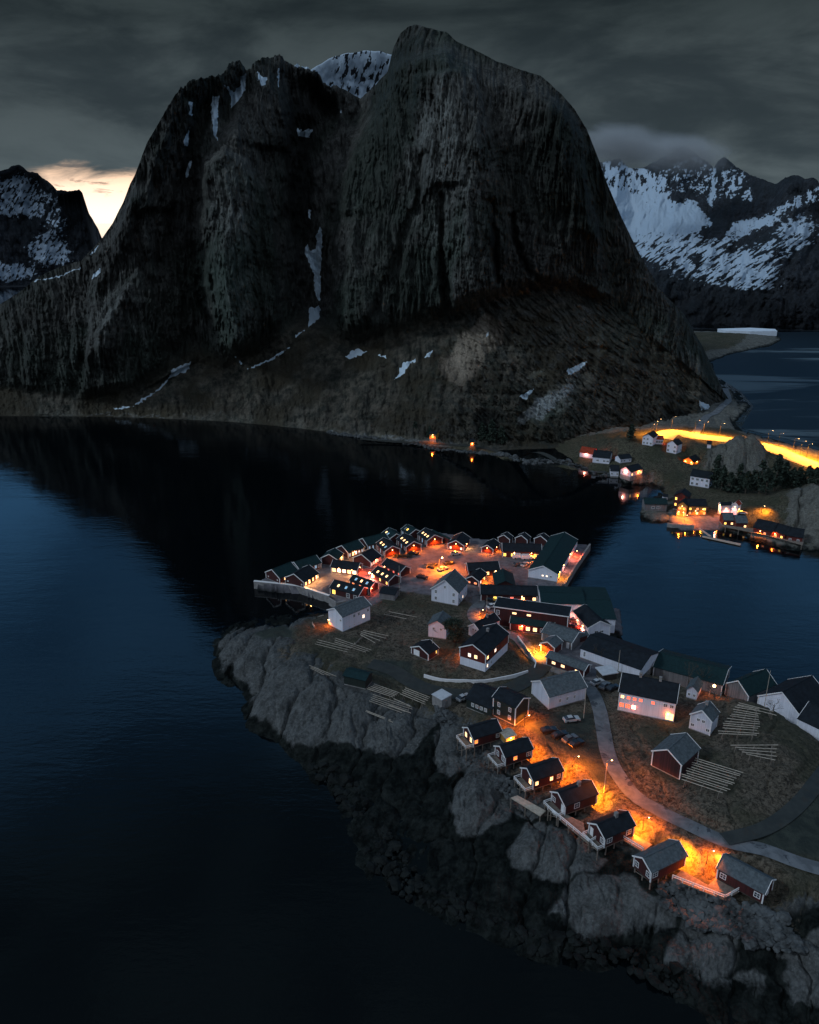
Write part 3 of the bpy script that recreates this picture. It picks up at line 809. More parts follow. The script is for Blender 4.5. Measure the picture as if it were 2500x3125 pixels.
ISL = Terrain([
    (900, 1770, 3), (1000, 1740, 3), (1100, 1720, 3), (1250, 1690, 3), (1400, 1680, 3), (1500, 1700, 3), (1600, 1700, 3), (1700, 1700, 3), (1300, 1760, 3),
    (1450, 1780, 3.2), (1700, 1780, 3), (1000, 1810, 3), (1150, 1790, 3.2), (1100, 1850, 4.5), (1250, 1800, 3.5), (830, 1765, 3), (1380, 1860, 4), (1420, 1900, 4.6), (1500, 1900, 4.5), (1600, 1960, 5),
    (1700, 1930, 4), (1800, 1900, 3), (1850, 1960, 3.5), (1900, 2020, 4), (1050, 1900, 7.5), (1150, 1880, 6), (980, 1925, 8), (950, 1960, 8.5), (850, 1950, 8),
    (760, 1930, 6), (700, 1960, 4.5), (1000, 2000, 10), (1150, 1960, 8), (1250, 1960, 6), (1340, 1940, 6.5), (900, 2060, 9), (1000, 2100, 9.5),
    (1100, 2070, 9.5), (1200, 2050, 8.5), (1300, 2040, 8), (1400, 2030, 8), (1500, 2040, 7.5), (1600, 1990, 5.5), (1620, 2050, 6), (1500, 2100, 6.2),
    (1350, 2100, 6.3), (1250, 2100, 6.8), (700, 2040, 3), (765, 2060, 4.2), (770, 2110, 4), (785, 2160, 3.4), (805, 2200, 3), (880, 2270, 3), (960, 2262, 3.4), (1060, 2280, 3.2), (1150, 2290, 3.2),
    (1250, 2302, 3), (1300, 2330, 2.8), (850, 2150, 5.6), (950, 2180, 6), (1080, 2200, 6.3), (1200, 2180, 7), (1340, 2150, 7), (1370, 2230, 4.5), (1450, 2150, 7.5),
    (1550, 2180, 8), (1395, 2330, 3), (1560, 2240, 8), (1620, 2290, 8), (1700, 2340, 8.5), (1780, 2400, 9), (1850, 2440, 9.5), (1960, 2530, 10), (2100, 2620, 10.3),
    (2200, 2680, 10.3), (2300, 2740, 9.2), (2400, 2720, 10.5), (1500, 2330, 4.6), (1440, 2400, 5.8), (1460, 2470, 5.4), (1420, 2530, 3), (1500, 2560, 2.8),
    (1560, 2440, 5), (1600, 2500, 4), (1660, 2560, 6.5), (1740, 2600, 6.5), (1600, 2610, 4.2), (1590, 2640, 2.4), (1700, 2660, 4.6), (1760, 2540, 6.6), (1840, 2570, 7.2), (1850, 2650, 5.8), (1780, 2740, 4.8),
    (1720, 2790, 3.2), (1860, 2840, 2.6), (1980, 2850, 2.8), (2050, 2790, 4.6), (1950, 2720, 6.2), (2150, 2750, 6), (2130, 2850, 3.8), (2060, 2920, 3.2), (2200, 2900, 5.5), (2280, 2990, 2.6),
    (2330, 2900, 5), (2400, 2840, 6.5), (2480, 2900, 6.6), (2500, 3010, 4), (2360, 3050, 1.6), (2600, 2900, 7), (2600, 3050, 3), (1300, 2420, 1.6), (1200, 2380, 1.7), (1050, 2340, 1.5), (1250, 2520, 1.0), (1350, 2600, .9),
    (1320, 2700, .6), (1500, 2680, 1.2), (1560, 2760, .9), (1650, 2880, .8), (1900, 2900, .9), (2100, 2980, .8),
    (1840, 2150, 7), (1830, 2250, 7.5), (1860, 2350, 8.5), (1950, 2440, 9.5), (2100, 2520, 10.4), (2300, 2580, 11), (2500, 2640, 11.5), (1950, 2180, 7.5),
    (2050, 2200, 8.3), (2150, 2210, 8.5), (2000, 2300, 9.8), (2150, 2380, 12), (2200, 2480, 13), (2350, 2250, 12.5), (2350, 2350, 13), (2450, 2300, 11),
    (2480, 2450, 11.5), (2600, 2500, 10), (2300, 2150, 9), (2450, 2220, 6.5), (1900, 2090, 6.2), (2000, 2110, 6.2), (2150, 2130, 5.5), (1700, 2180, 8), (1760, 2250, 8), (1750, 2060, 6), (2600, 2350, 7), (2800, 2650, 9), (2900, 2900, 7), (3200, 2900, 8), (3300, 3200, 5), (2800, 3100, 4), (3100, 2700, 6)],
    [(776, 1781, 3), (915, 1791, 3), (1005, 1818, 3), (1040, 1845), (1010, 1868), (950, 1876), (880, 1876), (810, 1884), (755, 1890), (700, 1902), (660, 1930), (645, 1970), (650, 2020), (656, 2075), (692, 2098),
     (728, 2100), (728, 2150), (735, 2200), (760, 2232), (820, 2258), (870, 2292), (925, 2330), (960, 2395), (1035, 2470), (1075, 2560), (1095, 2640), (1160, 2705),
     (1240, 2760), (1340, 2810), (1450, 2850), (1540, 2900), (1660, 2945), (1800, 2965), (1900, 2965), (1985, 3010), (2060, 3060), (2140, 3110), (2200, 3180), (2300, 3300), (3500, 3400),
     (3500, 2750), (3100, 2520), (2900, 2400), (2700, 2290), (2560, 2235), (2440, 2180), (2300, 2135), (2150, 2090), (1990, 2030), (1905, 1990), (1900, 1900, 2), (1892, 1850, 2), (1790, 1845, 3), (1735, 1815, 3), (1722, 1785, 3), (1760, 1722, 3), (1801, 1662, 3), (1790, 1652, 3),
     (1700, 1650, 3), (1590, 1648, 3), (1500, 1646, 3), (1450, 1640, 3), (1400, 1632, 3), (1330, 1620, 3), (1270, 1622, 3), (1200, 1634, 3), (1130, 1655, 3), (1050, 1680, 3),
     (980, 1700, 3), (900, 1730, 3), (840, 1752, 3), (794, 1768, 3)])

FAR = Terrain([
    (2256, 1334, 21.5), (2222, 1345, 18), (2305, 1338, 20.5), (2240, 1400, 12), (2180, 1400, 11), (2290, 1400, 11), (2256, 1452, 4), (2180, 1455, 4), (2250, 1363, 9), (2200, 1366, 9), (2330, 1378, 8), (2330, 1420, 7),
    (2150, 1420, 7), (2465, 1487, 16), (2520, 1475, 19), (2440, 1560, 9), (2520, 1560, 12), (2450, 1620, 3), (2465, 1489, 8), (2530, 1480, 8), (2400, 1500, 6), (2600, 1500, 14), (2400, 1620, 3), (2330, 1500, 4), (2250, 1500, 4),
    (1990, 1360, 12), (2050, 1375, 10), (1820, 1400, 4), (1920, 1420, 5), (2090, 1420, 6), (2130, 1490, 4.5), (2090, 1545, 3), (2200, 1560, 3.4), (2300, 1590, 3), (2050, 1325, 12),
    (2120, 1325, 10), (2200, 1330, 9.5), (1700, 1395, 6), (1500, 1385, 4), (1380, 1372, 4), (1600, 1370, 12), (1750, 1350, 16), (1900, 1340, 14), (2400, 1400, 8), (2500, 1435, 6), (2320, 1355, 8), (1850, 1430, 3),
    (2000, 1440, 5), (2170, 1270, 5), (2200, 1230, 4), (2250, 1250, 3), (1980, 1565, 2), (2600, 1445, 8), (1100, 1335, 2), (1250, 1352, 2.5), (1320, 1345, 3)],
    [(1000, 1322), (1200, 1349), (1300, 1366), (1400, 1381), (1500, 1396), (1600, 1410), (1700, 1424), (1800, 1440), (1880, 1452), (1905, 1476), (1990, 1480), (2010, 1500), (1990, 1520), (1960, 1545),
     (1950, 1580), (1990, 1600), (2040, 1612), (2080, 1625), (2150, 1618), (2210, 1622), (2300, 1645), (2380, 1675), (2500, 1690), (2600, 1705), (2900, 1740), (2900, 1430), (2600, 1395), (2500, 1375), (2400, 1350), (2320, 1330),
     (2265, 1312), (2245, 1290), (2290, 1240), (2260, 1200), (2225, 1180), (2190, 1140), (2150, 1190), (1900, 1290), (1500, 1330)])
SPIT = Terrain([(2200, 1020, 6), (2300, 1022, 6), (2250, 1050, 5), (2180, 1070, 5), (2350, 1030, 3), (2130, 1050, 10), (2120, 1090, 10)],
    [(2060, 1008), (2200, 1010), (2372, 1014), (2388, 1036), (2352, 1058), (2290, 1068), (2215, 1086), (2180, 1105), (2176, 1140), (2120, 1150), (2060, 1100)])


def house_frame(T, G, E, Fp, g, wh):
    """plan rectangle of a building from three eave corners seen in the photo"""
    auto = g is None
    g = 4.0 if auto else g
    for _ in range(6 if auto else 1):
        e = P(*E, g + wh); f = P(*Fp, g + wh); q = P(*G, g + wh)
        c = (f + q) / 2
        if auto: g = max(.6, T.h(c.x, c.y))
    e = P(*E, g + wh); f = P(*Fp, g + wh); q = P(*G, g + wh)
    a = Vector((f.x - e.x, f.y - e.y)); L = a.length; a.normalize()
    n = Vector((-a.y, a.x)); d = Vector((q.x - e.x, q.y - e.y)); W = d.dot(n)
    s = 1 if W > 0 else -1
    W = abs(W)
    cx = e.x + a.x * L / 2 + n.x * s * W / 2; cy = e.y + a.y * L / 2 + n.y * s * W / 2
    return dict(c=(cx, cy), rz=math.atan2(a.y, a.x), L=L, W=W, s=s, g=g)
# ------------------------------------------------------------------ buildings
PADS = []
_cache = {}
LC = dict(o=(1, .17, .008), w=(1, .40, .12), r=(1, .09, .025), p=(1, .26, .17), y=(1, .27, .012), s=(1, .31, .02))
LP = 2.2   # lamp power factor
WM = dict(D='glass', L='litw', Y='lity', O='lito', R='litr', P='litp', C='litc')


def win_mesh(w, h, trim):
    k = ('w', round(w, 2), round(h, 2), trim)
    if k not in _cache:
        mb = MB(); t_ = .13
        mb.box(-w / 2, w / 2, -.04, .07, -h / 2, -h / 2 + t_); mb.box(-w / 2, w / 2, -.04, .07, h / 2 - t_, h / 2)
        mb.box(-w / 2, -w / 2 + t_, -.04, .068, -h / 2 + t_, h / 2 - t_); mb.box(w / 2 - t_, w / 2, -.04, .068, -h / 2 + t_, h / 2 - t_)
        mb.box(-.04, .04, -.04, .06, -h / 2 + t_, h / 2 - t_)
        if h > 1: mb.box(-w / 2 + t_, w / 2 - t_, -.04, .055, -.03, .03)
        _cache[k] = mb
    return _cache[k]


def mesh_of(key, mb, name, mats):
    if key in _cache: return _cache[key]
    o = mb.build(name, mats); me = o.data; bpy.data.objects.remove(o); _cache[key] = me
    return me


def inst(name, me, parent, loc, rz):
    o = bpy.data.objects.new(name, me); COL.objects.link(o); o.parent = parent; o.location = loc; o.rotation_euler = (0, 0, rz)
    return o


def add_window(parent, code, loc, rz, w, h, trim='trim'):
    """frame (+ its pane as a child); local +y looks out of the wall"""
    if code == 'd':
        mb = MB(); mb.box(-.5, .5, -.03, .07, -1.05, 1.05); mb.box(.28, .36, .07, .12, -.1, .06)
        return inst('door', mesh_of(('d', trim), mb, 'door', M[trim]), parent, (loc[0], loc[1], loc[2] - (loc[2] - 1.3)), rz)
    if code == 'g':
        mb = MB(); mb.box(-w / 2, w / 2, -.03, .08, -h / 2, h / 2)
        for i in range(1, 4): mb.box(-w / 2 + .05, w / 2 - .05, .08, .1, -h / 2 + i * h / 4 - .03, -h / 2 + i * h / 4 + .03)
        return inst('garage_door', mesh_of(('g', w, h), mb, 'garage_door', M['trim']), parent, loc, rz)
    f = inst('window', mesh_of(('wm', round(w, 2), round(h, 2), trim), win_mesh(w, h, trim), 'window', M[trim]), parent, loc, rz)
    mb = MB(); mb.box(-w / 2 + .06, w / 2 - .06, -.02, .035, -h / 2 + .06, h / 2 - .06)
    inst('pane', mesh_of(('p', round(w, 2), round(h, 2), code), mb, 'pane', M[WM[code]]), f, (0, 0, 0), 0)
    return f


def point(loc, power, col, size=.25, parent=None, spot=None, tilt=0.0):
    d = bpy.data.lights.new('lamp_light', 'SPOT' if spot else 'POINT'); d.energy = power * LP
    if spot: d.spot_size = R(spot); d.spot_blend = .45
    d.color = LC[col]; d.shadow_soft_size = size
    o = bpy.data.objects.new('lamp_light', d); COL.objects.link(o); o.location = loc
    if parent is not None: o.parent = parent
    if spot: o.rotation_euler = (tilt, 0, 0)
    return o


def wall_lamp(parent, loc, rz, power, col, r=.14):
    mb = MB(); mb.box(-.06, .06, -.02, .16, .10, .2)
    o = mb.build('wall_lamp', M['metal'], parent, loc, rz)
    bm = bmesh.new(); bmesh.ops.create_icosphere(bm, subdivisions=2, radius=r)
    k = ('bulb', r)
    if k not in _cache:
        me = bpy.data.meshes.new('bulb'); bm.to_mesh(me); me.materials.append(M['bulb']); _cache[k] = me
    bm.free()
    inst('bulb', _cache[k], o, (0, .2, 0), 0)
    point((0, .75, -.05), power, col, .22, o, 150 if power >= 600 else None, R(22))
    return o


def house(label, cat, f, G, E, Fp, wh=3.0, wall='red', roof='slate', pitch=.55, win=(), sk='', lamps=(), chim=0, group=None, g=None, T=None, name=None,
          trim='full', base=0.0, basemat='white', stilts=False, flat=False, deck=None, over=.35, wtrim='trim', raise_=0.0, skip_pad=False):
    T = T or ISL
    if isinstance(G, (int, float)):
        # depth given in metres, away from the camera
        gg = g if g is not None else 4.0
        for _ in range(6):
            e = P(*f(*E), gg + wh); q = P(*f(*Fp), gg + wh); a = Vector((q.x - e.x, q.y - e.y)); L = a.length; a.normalize()
            n = Vector((-a.y, a.x)); s = 1 if n.dot(Vector((e.x, e.y))) > 0 else -1
            c = ((e.x + q.x) / 2 + n.x * s * G / 2, (e.y + q.y) / 2 + n.y * s * G / 2)
            if g is None: gg = max(.6, T.h(*c))
            else: break
        fr = dict(c=c, rz=math.atan2(a.y, a.x), L=L, W=float(G), s=s, g=gg)
    else:
        fr = house_frame(T, f(*G), f(*E), f(*Fp), g, wh)
    L, W, s, gz = fr['L'], fr['W'], fr['s'], fr['g']
    nm = name or cat.replace(' ', '_')
    root = empty(nm, (*fr['c'], gz), fr['rz'])
    tag(root, label, cat, group)
    hx, hy = L / 2, W / 2
    if not skip_pad: PADS.append((fr['c'], fr['rz'], hx, hy, gz, T is ISL, stilts))
    rise = 0.0 if flat else pitch * hy
    z0 = .25
    if base:
        mb = MB(); mb.box(-hx, hx, -hy, hy, -1.2, base); mb.build('lower_storey', M[basemat], root); z0 = base
    elif not stilts:
        mb = MB(); mb.box(-hx + .05, hx - .05, -hy + .05, hy - .05, -2.2, .25); mb.build('foundation', M['concrete'], root)
    # walls: pentagon prism
    mb = MB()
    ex = .04 if base else 0
    X = (-hx - ex, hx + ex); Y0, Y1 = -hy - ex, hy + ex
    pent = lambda x: [(x, Y0, z0), (x, Y1, z0), (x, Y1, wh), (x, 0, wh + rise), (x, Y0, wh)]
    if flat: pent = lambda x: [(x, Y0, z0), (x, Y1, z0), (x, Y1, wh), (x, Y0, wh)]
    a_, b_ = pent(X[0]), pent(X[1]); nn = len(a_)
    mb.poly(a_); mb.poly(b_[::-1])
    for i in range(nn):
        j = (i + 1) % nn; mb.poly([a_[i], b_[i], b_[j], a_[j]])
    mb.build('wall', M[wall], root)
    # roof
    o_ = over; th = .16
    if flat:
        mb = MB(); mb.box(-hx - o_, hx + o_, -hy - o_, hy + o_, wh + .01, wh + .3); rf = mb.build('roof', M[roof], root)
        if trim:
            mb = MB()
            for y in (-hy - o_ - .05, hy + o_ + .05): mb.beam((-hx - o_, y, wh + .2), (hx + o_, y, wh + .2), .1, .32)
            for x in (-hx - o_ - .05, hx + o_ + .05): mb.beam((x, -hy - o_ - .1, wh + .2), (x, hy + o_ + .1, wh + .2), .1, .32)
            mb.build('fascia', M['trim'], root)
    else:
        mb = MB(); k = rise / hy
        for sg in (-1, 1):
            ye = sg * (hy + o_); ze = wh - o_ * k + .04; zr = wh + rise + .04
            p = [(-hx - o_, ye, ze), (hx + o_, ye, ze), (hx + o_, 0, zr), (-hx - o_, 0, zr)]
            q = [(x, y, z + th) for x, y, z in p]
            mb.poly(p); mb.poly(q)
            for i in range(4):
                j = (i + 1) % 4; mb.poly([p[i], p[j], q[j], q[i]])
        rf = mb.build('roof', M[roof], root)
        mb = MB(); mb.beam((-hx - o_, 0, wh + rise + th + .06), (hx + o_, 0, wh + rise + th + .06), .3, .1); mb.build('ridge_cap', M[roof], rf)
        if trim:
            for sx in (-1, 1):
                mb = MB(); x = sx * (hx + o_ + .04)
                for sg in (-1, 1):
                    mb.beam((x, sg * (hy + o_), wh - o_ * k + .12), (x, 0, wh + rise + .14), .09, .30)
                mb.build('bargeboard', M['trim'], rf)
        for i in range(len(sk)):
            if sk[i] == '.': continue
            u = (i + .5) / len(sk); x = -hx + .1 * L + u * L * .8; vv = .62
            ys = -s; yc = ys * hy * (1 - .38); zc = wh + rise * .38 + th + .06
            ang = math.atan(k) * (1 if ys < 0 else -1)
            mb = MB(); mb.box(-.45, .45, -.6, .6, -.02, .07); mb.box(-.36, .36, -.5, .5, .07, .085, 1)
            o = mb.build('skylight', [M['trim'], M[WM[sk[i]]]], rf); o.location = (x, yc, zc); o.rotation_euler = (ang, 0, 0)
        for i in range(chim):
            x = (-.18 + .36 * i) * L if chim > 1 else .12 * L
            mb = MB(); mb.box(x - .35, x + .35, -.35, .35, wh + rise - .5, wh + rise + 1.1); mb.box(x - .42, x + .42, -.42, .42, wh + rise + 1.1, wh + rise + 1.22)
            mb.build('chimney', M['concrete'], rf)
    if trim == 'full':
        for cx in (-1, 1):
            for cy in (-1, 1):
                mb = MB(); mb.beam((cx * (X[1] + .02), cy * (Y1 + .02), z0 - .05), (cx * (X[1] + .02), cy * (Y1 + .02), wh - .12), .24, .24)
                mb.build('corner_board', M['trim'], root)
    # openings
    def face(fc, u, z, out=0.0):
        if fc == 'e': return (-hx + u * L, -s * (Y1 + out), z), (0 if s < 0 else math.pi)
        if fc == 'f': return (-hx + u * L, s * (Y1 + out), z), (math.pi if s < 0 else 0)
        if fc == 'g': return (-X[1] - out, -s * hy + s * u * W, z), R(90)
        return (X[1] + out, -s * hy + s * u * W, z), R(-90)
    for it in win:
        fc, z, codes = it[:3]; w_ = it[3] if len(it) > 3 else 1.15; h_ = it[4] if len(it) > 4 else 1.25
        u0, u1 = it[5] if len(it) > 5 else (0, 1)
        for i, cd in enumerate(codes):
            if cd == '.': continue
            u = u0 + (u1 - u0) * (i + .5) / len(codes)
            loc, rz = face(fc, u, z)
            add_window(root, cd, loc, rz, w_, h_, wtrim)
    for fc, u, z, pw, cl in lamps:
        if group == 'cabins of the quay village': pw *= 3.2
        loc, rz = face(fc, u, z); wall_lamp(root, loc, rz, pw, cl)
    if deck:
        fd, sd = deck     # depth in front of the gable, along the near side
        mb = MB()
        y_out = -s * (hy + sd); y_in = s * hy
        ya, yb = sorted((y_out, y_in))
        mb.box(-hx - fd, hx, ya, yb, .02, .24); mb.build('deck', M['wood'], root)
        for (p, q) in ((((-hx - fd), s * hy), ((-hx - fd), y_out)), (((-hx - fd), y_out), (hx * .2 if sd else -hx, y_out)), ((-hx - fd, s * hy), (-hx, s * hy))):
            mb = MB()
            for hgt in (1.15, .7): mb.beam((*p, hgt), (*q, hgt), .1, .16 if hgt > 1 else .1)
            n_ = max(1, int((Vector(p) - Vector(q)).length / 1.6))
            for i in range(n_ + 1):
                c_ = Vector(p).lerp(Vector(q), i / n_); mb.beam((c_.x, c_.y, .24), (c_.x, c_.y, 1.2), .1)
            mb.build('railing', M['trim'], root)
    if stilts:
        fd = deck[0] if deck else 0; sd = deck[1] if deck else 0
        rot = Matrix.Rotation(fr['rz'], 3, 'Z')
        xs = np.linspace(-hx - fd + .3, hx - .4, 5); ys = (-s * (hy + sd - .2), 0, s * (hy - .2))
        for x in xs:
            tops = []
            for y in ys:
                wp = rot @ Vector((x, y, 0)) + Vector((*fr['c'], 0))
                gh = T.h(wp.x, wp.y) - gz - .9
                if gh < -.2:
                    mb = MB(); mb.beam((x, y, .25), (x, y, gh), .22); mb.build('stilt', M['wood'], root)
                    tops.append((y, gh))
            if len(tops) > 1 and min(t_[1] for t_ in tops) < -2:
                mb = MB(); mb.beam((x, tops[0][0], .1), (x, tops[-1][0], tops[-1][1] + 1.2), .12); mb.build('brace', M['wood'], root)
        mb = MB(); mb.box(-hx + .02, hx - .02, -hy + .02, hy - .02, .0, .25); mb.build('floor_frame', M['darkwood'], root)
    return root, fr
NWG = 'cabins of the quay village'
# --- north-west quay
house('dark cabin at the western tip of the quay', 'cabin', d1, (138, 605), (450, 665), (745, 545), 2.6, 'red', 'teal', win=[('e', 1.5, '.LLYL', 1.1, 1.3), ('g', 1.2, 'D.D', .6, .5)], group=NWG, lamps=[('e', .45, 2.2, 140, 'w')])
house('second cabin from the quay tip with a long teal roof and a lit wall', 'cabin', d1, (545, 462), (785, 527), (1128, 415), 2.6, 'red', 'teal', win=[('e', 1.5, 'LLP.CD', 1.1, 1.4)], group=NWG, lamps=[('e', .3, 2.2, 160, 'w')])
house('cabin on the quay edge with four bright windows facing the pale court', 'cabin', d1, (535, 665), (850, 735), (1085, 590), 2.5, 'red', 'slate', win=[('e', 1.35, 'LLLL', 1.0, 1.5), ('g', 1.2, 'D..D', .6, .5)], group=NWG, lamps=[('e', .3, 2.3, 340, 'w'), ('e', .85, 2.3, 340, 'w')])
house('cabin whose plain dark red gable faces the quay court', 'cabin', d1, (1098, 375), (1400, 365), (1490, 270), 3.0, 'red', 'teal', win=[('e', 1.5, '.L')], group=NWG, lamps=[('e', .7, 2.2, 120, 'w')])
house('long low cabin with three wide glowing windows above the tidal basin', 'cabin', c1, (1135, 540), (1065, 592), (820, 562), 2.6, 'red', 'slate', win=[('e', 1.35, 'PLPPL', 1.6, 1.6)], group=NWG, lamps=[('g', .5, 2.4, 500, 'r'), ('e', .2, 2.3, 300, 'w'), ('e', .7, 2.3, 200, 'w')])
house('cabin with a pale gable edge and lit side behind the dark red gable', 'cabin', s0, (1010, 1678), (1063, 1686), (1110, 1669), 2.8, 'red', 'teal', win=[('e', 1.4, 'CLPCC', .9, 1.4)], group=NWG, lamps=[('e', .4, 2.2, 160, 'w')])
house('cabin with a long dark roof on the water side and cold blue windows', 'cabin', d2, (160, 418), (415, 482), (790, 388), 2.8, 'red', 'teal', win=[('e', 1.4, 'CCC.DD', .8, 1.5)], group=NWG)
house('cabin with a bright red gable glowing over the red lit lane', 'cabin', d2, (150, 708), (470, 775), (645, 668), 2.6, 'brick', 'slate', win=[('e', 1.4, 'PPPPD', .7, 1.4)], group=NWG, lamps=[('e', .5, 2.2, 160, 'r')])
sks = [('roof windows and the westernmost orange gable lamp', (1015, 578), (715, 590), (570, 450), 'CLL', 700), ('roof windows and a floodlit gable in the middle of the row', (1388, 497), (1090, 512), (930, 372), 'LLL', 950),
       ('three pale roof windows and the easternmost lamp lit gable', (1765, 385), (1455, 402), (1300, 284), 'LLL', 900)]
for a, G, E, Fq, sk, pw in sks:
    house('red cabin with ' + a, 'cabin', d2, G, E, Fq, 2.9, 'brick', 'slate', win=[('e', 1.5, 'DCD', .8, 1.9)], sk=sk, group=NWG, lamps=[('g', .5, 3.0, pw, 'o')])
house('unlit cabin behind the western lamp gable with one glowing roof window', 'cabin', d2, (1062, 350), (790, 375), (672, 272), 2.8, 'red', 'teal', win=[('e', 1.5, 'P.C', .7, 1.6)], sk='.CL', group=NWG)
house('unlit cabin behind the eastern lamp gable with one yellow roof window', 'cabin', d2, (1440, 295), (1150, 290), (1010, 205), 2.8, 'red', 'teal', win=[('e', 1.5, 'CCC', .7, 1.6)], sk='.YD', group=NWG)
house('big boathouse with a teal roof at the northern quay corner', 'boathouse', c2, (252, 152), (325, 182), (470, 252), 3.2, 'red', 'teal', win=[('e', 1.6, '.CLLL', 1.2, 1.8), ('g', 2.4, 'D', .8, .8)], lamps=[('e', .8, 2.6, 350, 'o')], name='boathouse')
house('red cabin with a bright lamp under the gable at the end of the row', 'cabin', d3, (45, 292), (228, 294), (290, 212), 2.8, 'brick', 'slate', win=[('g', 1.2, 'P.P', .9, 1.1)], group=NWG, lamps=[('g', .5, 3.2, 900, 'o'), ('e', .4, 2.2, 260, 'w')])
house('small red hut with a white edged gable lit by one lamp', 'hut', d3, (408, 318), (535, 332), (600, 268), 2.4, 'brick', 'slate', lamps=[('g', .5, 2.6, 1500, 'o'), ('e', .5, 2.0, 700, 'o')], name='hut')
# --- middle quay
house('long red row house with yellow windows round the inner court', 'row house', d3, 8, (1040, 362), (640, 350), 3.0, 'brick', 'slate', .45, win=[('e', 1.4, 'YY.YY.YY.Y', 1.2, 1.4)], lamps=[('e', .25, 2.4, 1900, 'o'), ('e', .7, 2.4, 1900, 'o')], name='row_house')
for i, (a, b, c, ds_) in enumerate([((575, 220), (710, 228), (740, 200), 'westernmost of the three dark boat sheds with white edged gables'),
                                    ((760, 222), (895, 234), (925, 206), 'middle one of the three dark boat sheds with white edged gables'),
                                    ((960, 228), (1100, 242), (1130, 214), 'easternmost of the three dark boat sheds with white edged gables')]):
    house(ds_, 'boat shed', d3, a, b, c, 2.8, 'red', 'slate', .6, group='boat sheds on the north quay', name='boat_shed')
house('dark house with a lit terrace beside the inner court', 'house', d3, (640, 470), (600, 545), (280, 560), 2.8, 'red', 'slate', win=[('e', 1.4, 'LL..', 1.2, 1.4), ('g', 1.4, 'L.', 1, 1.2)], lamps=[('g', .5, 2.3, 500, 'o'), ('e', .12, 2.3, 1800, 'o')])
house('small dark house with a glowing porch gable in front of the lit terrace', 'house', d3, (255, 632), (385, 668), (465, 590), 2.4, 'red', 'slate', win=[('g', 1.2, 'OO', 1.2, .8), ('e', 1.3, 'PL', 1, 1.3)], lamps=[('e', .5, 2.2, 2000, 'o')])
house('very long dark roofed hall with a white gable near the harbour', 'warehouse', d3, (905, 558), (1210, 595), (1420, 235), 3.4, 'white', 'teal', .45, win=[('g', 1.9, '.DPP...', .9, .8)], lamps=[('e', .1, 2.8, 1500, 'y'), ('e', .3, 2.6, 700, 'p'), ('e', .62, 2.6, 700, 'p'), ('f', .25, 2.6, 250, 'o')], name='warehouse')
house('dark house with yellow windows and a floodlit door across the lane', 'house', d3, 8, (1000, 818), (410, 802), 3.2, 'red', 'slate', .4, win=[('e', 1.7, 'L.L.R.YY..', 1.3, 1.3)], lamps=[('e', .27, 2.6, 1000, 'o')], g=3.2)
house('black roofed shed rising behind the house with yellow windows', 'shed', d3, (555, 690), (765, 712), (735, 590), 3.6, 'red', 'teal', .5, trim='', name='shed')
house('huge white warehouse with a dark metal roof by the lagoon', 'warehouse', d3, (1570, 740), (1500, 912), (1048, 897), 6, 'white', 'teal', .12, win=[('e', 3.4, '.D...D', 1.2, 1.2)], lamps=[('e', .1, 4.4, 1400, 'p'), ('e', .45, 4.0, 2200, 'p')], name='warehouse', g=3, trim='')
house('deep eastern wing of the white warehouse with a dark roof over the water', 'warehouse', c3, (389, 34), (386, 238), (205, 232), 5.4, 'white', 'teal', .08, name='warehouse', g=2.6, trim='')
house('white quay house with a steep dark roof beside the pink lit yard', 'house', d4, (1605, 478), (1300, 472), (1118, 268), 4.2, 'white', 'slate', .5, win=[('g', 2.2, '.DD.', 1.3, .9), ('e', 1.6, 'D.D.D', .9, .9)], lamps=[('e', .35, 2.6, 900, 'p'), ('e', .7, 2.6, 900, 'r')], g=3)
house('dark red two storey flat roofed house with white roof edge', 'house', d4, 7, (1042, 338), (125, 214), 7.0, 'red', 'slate', flat=True, win=[('e', 5.2, '..........D', 1.2, 1.6), ('e', 2.5, '..........D', 1.2, 1.5), ('e', 5.6, '..L...L.', 1.5, .8, (.4, .8))])
house('red cabin with a glowing porch in front of the flat roofed house', 'house', d4, 7, (855, 478), (322, 412), 3.0, 'red', 'teal', .5, win=[('e', 1.5, '.DLLO.', 1.4, 1.5)], lamps=[('e', .72, 2.4, 420, 'r')], base=0)
house('grey roofed house with a red cross gable above the orange lit yard', 'house', d4, 8, (1090, 655), (722, 532), 3.0, 'greywall', 'shingle', .45, win=[('e', 1.5, 'd.D.', 1, 1.3)])
house('deep red gable lit from the side on the orange lit yard', 'shed', d4, (705, 670), (872, 724), (965, 650), 3.0, 'brick', 'shingle', .5, lamps=[('f', .15, 2.0, 700, 'y')], name='shed')
house('small shed with white edged gable between grey roofs', 'shed', d4, (1055, 578), (1145, 602), (1290, 560), 2.4, 'red', 'shingle', .6, name='shed')
house('long low grey roofed house with three small lit windows', 'house', d4, (1412, 972), (1245, 1008), (780, 842), 2.7, 'red', 'shingle', .5, win=[('e', 1.5, '.L..L.L.', 1.3, 1.0)])
house('white house with grey shingle roof by the bend of the road', 'house', s0, (1598, 2087), (1677, 2126), (1788, 2096), 4.2, 'offwhite', 'shingle', .6, win=[('e', 2.0, '.DDD.', .8, 1.1)])
house('long white fish hall with a dark roof along the lagoon', 'fish hall', c3, 13, (550, 567), (157, 427), 3.4, 'white', 'slate', .3, name='fish_hall', trim='', win=[('e', 1.8, '......D', .8, 1.8)])
house('long grey green roofed hall running on towards the east quay', 'fish hall', c3, 12, (1088, 668), (640, 548), 4.2, 'greywall', 'teal', .32, name='fish_hall')
house('quay house with a white edged gable at the end of the long halls', 'boathouse', c3, (1083, 672), (1262, 740), (1437, 664), 4.0, 'greywall', 'teal', .75, name='boathouse')
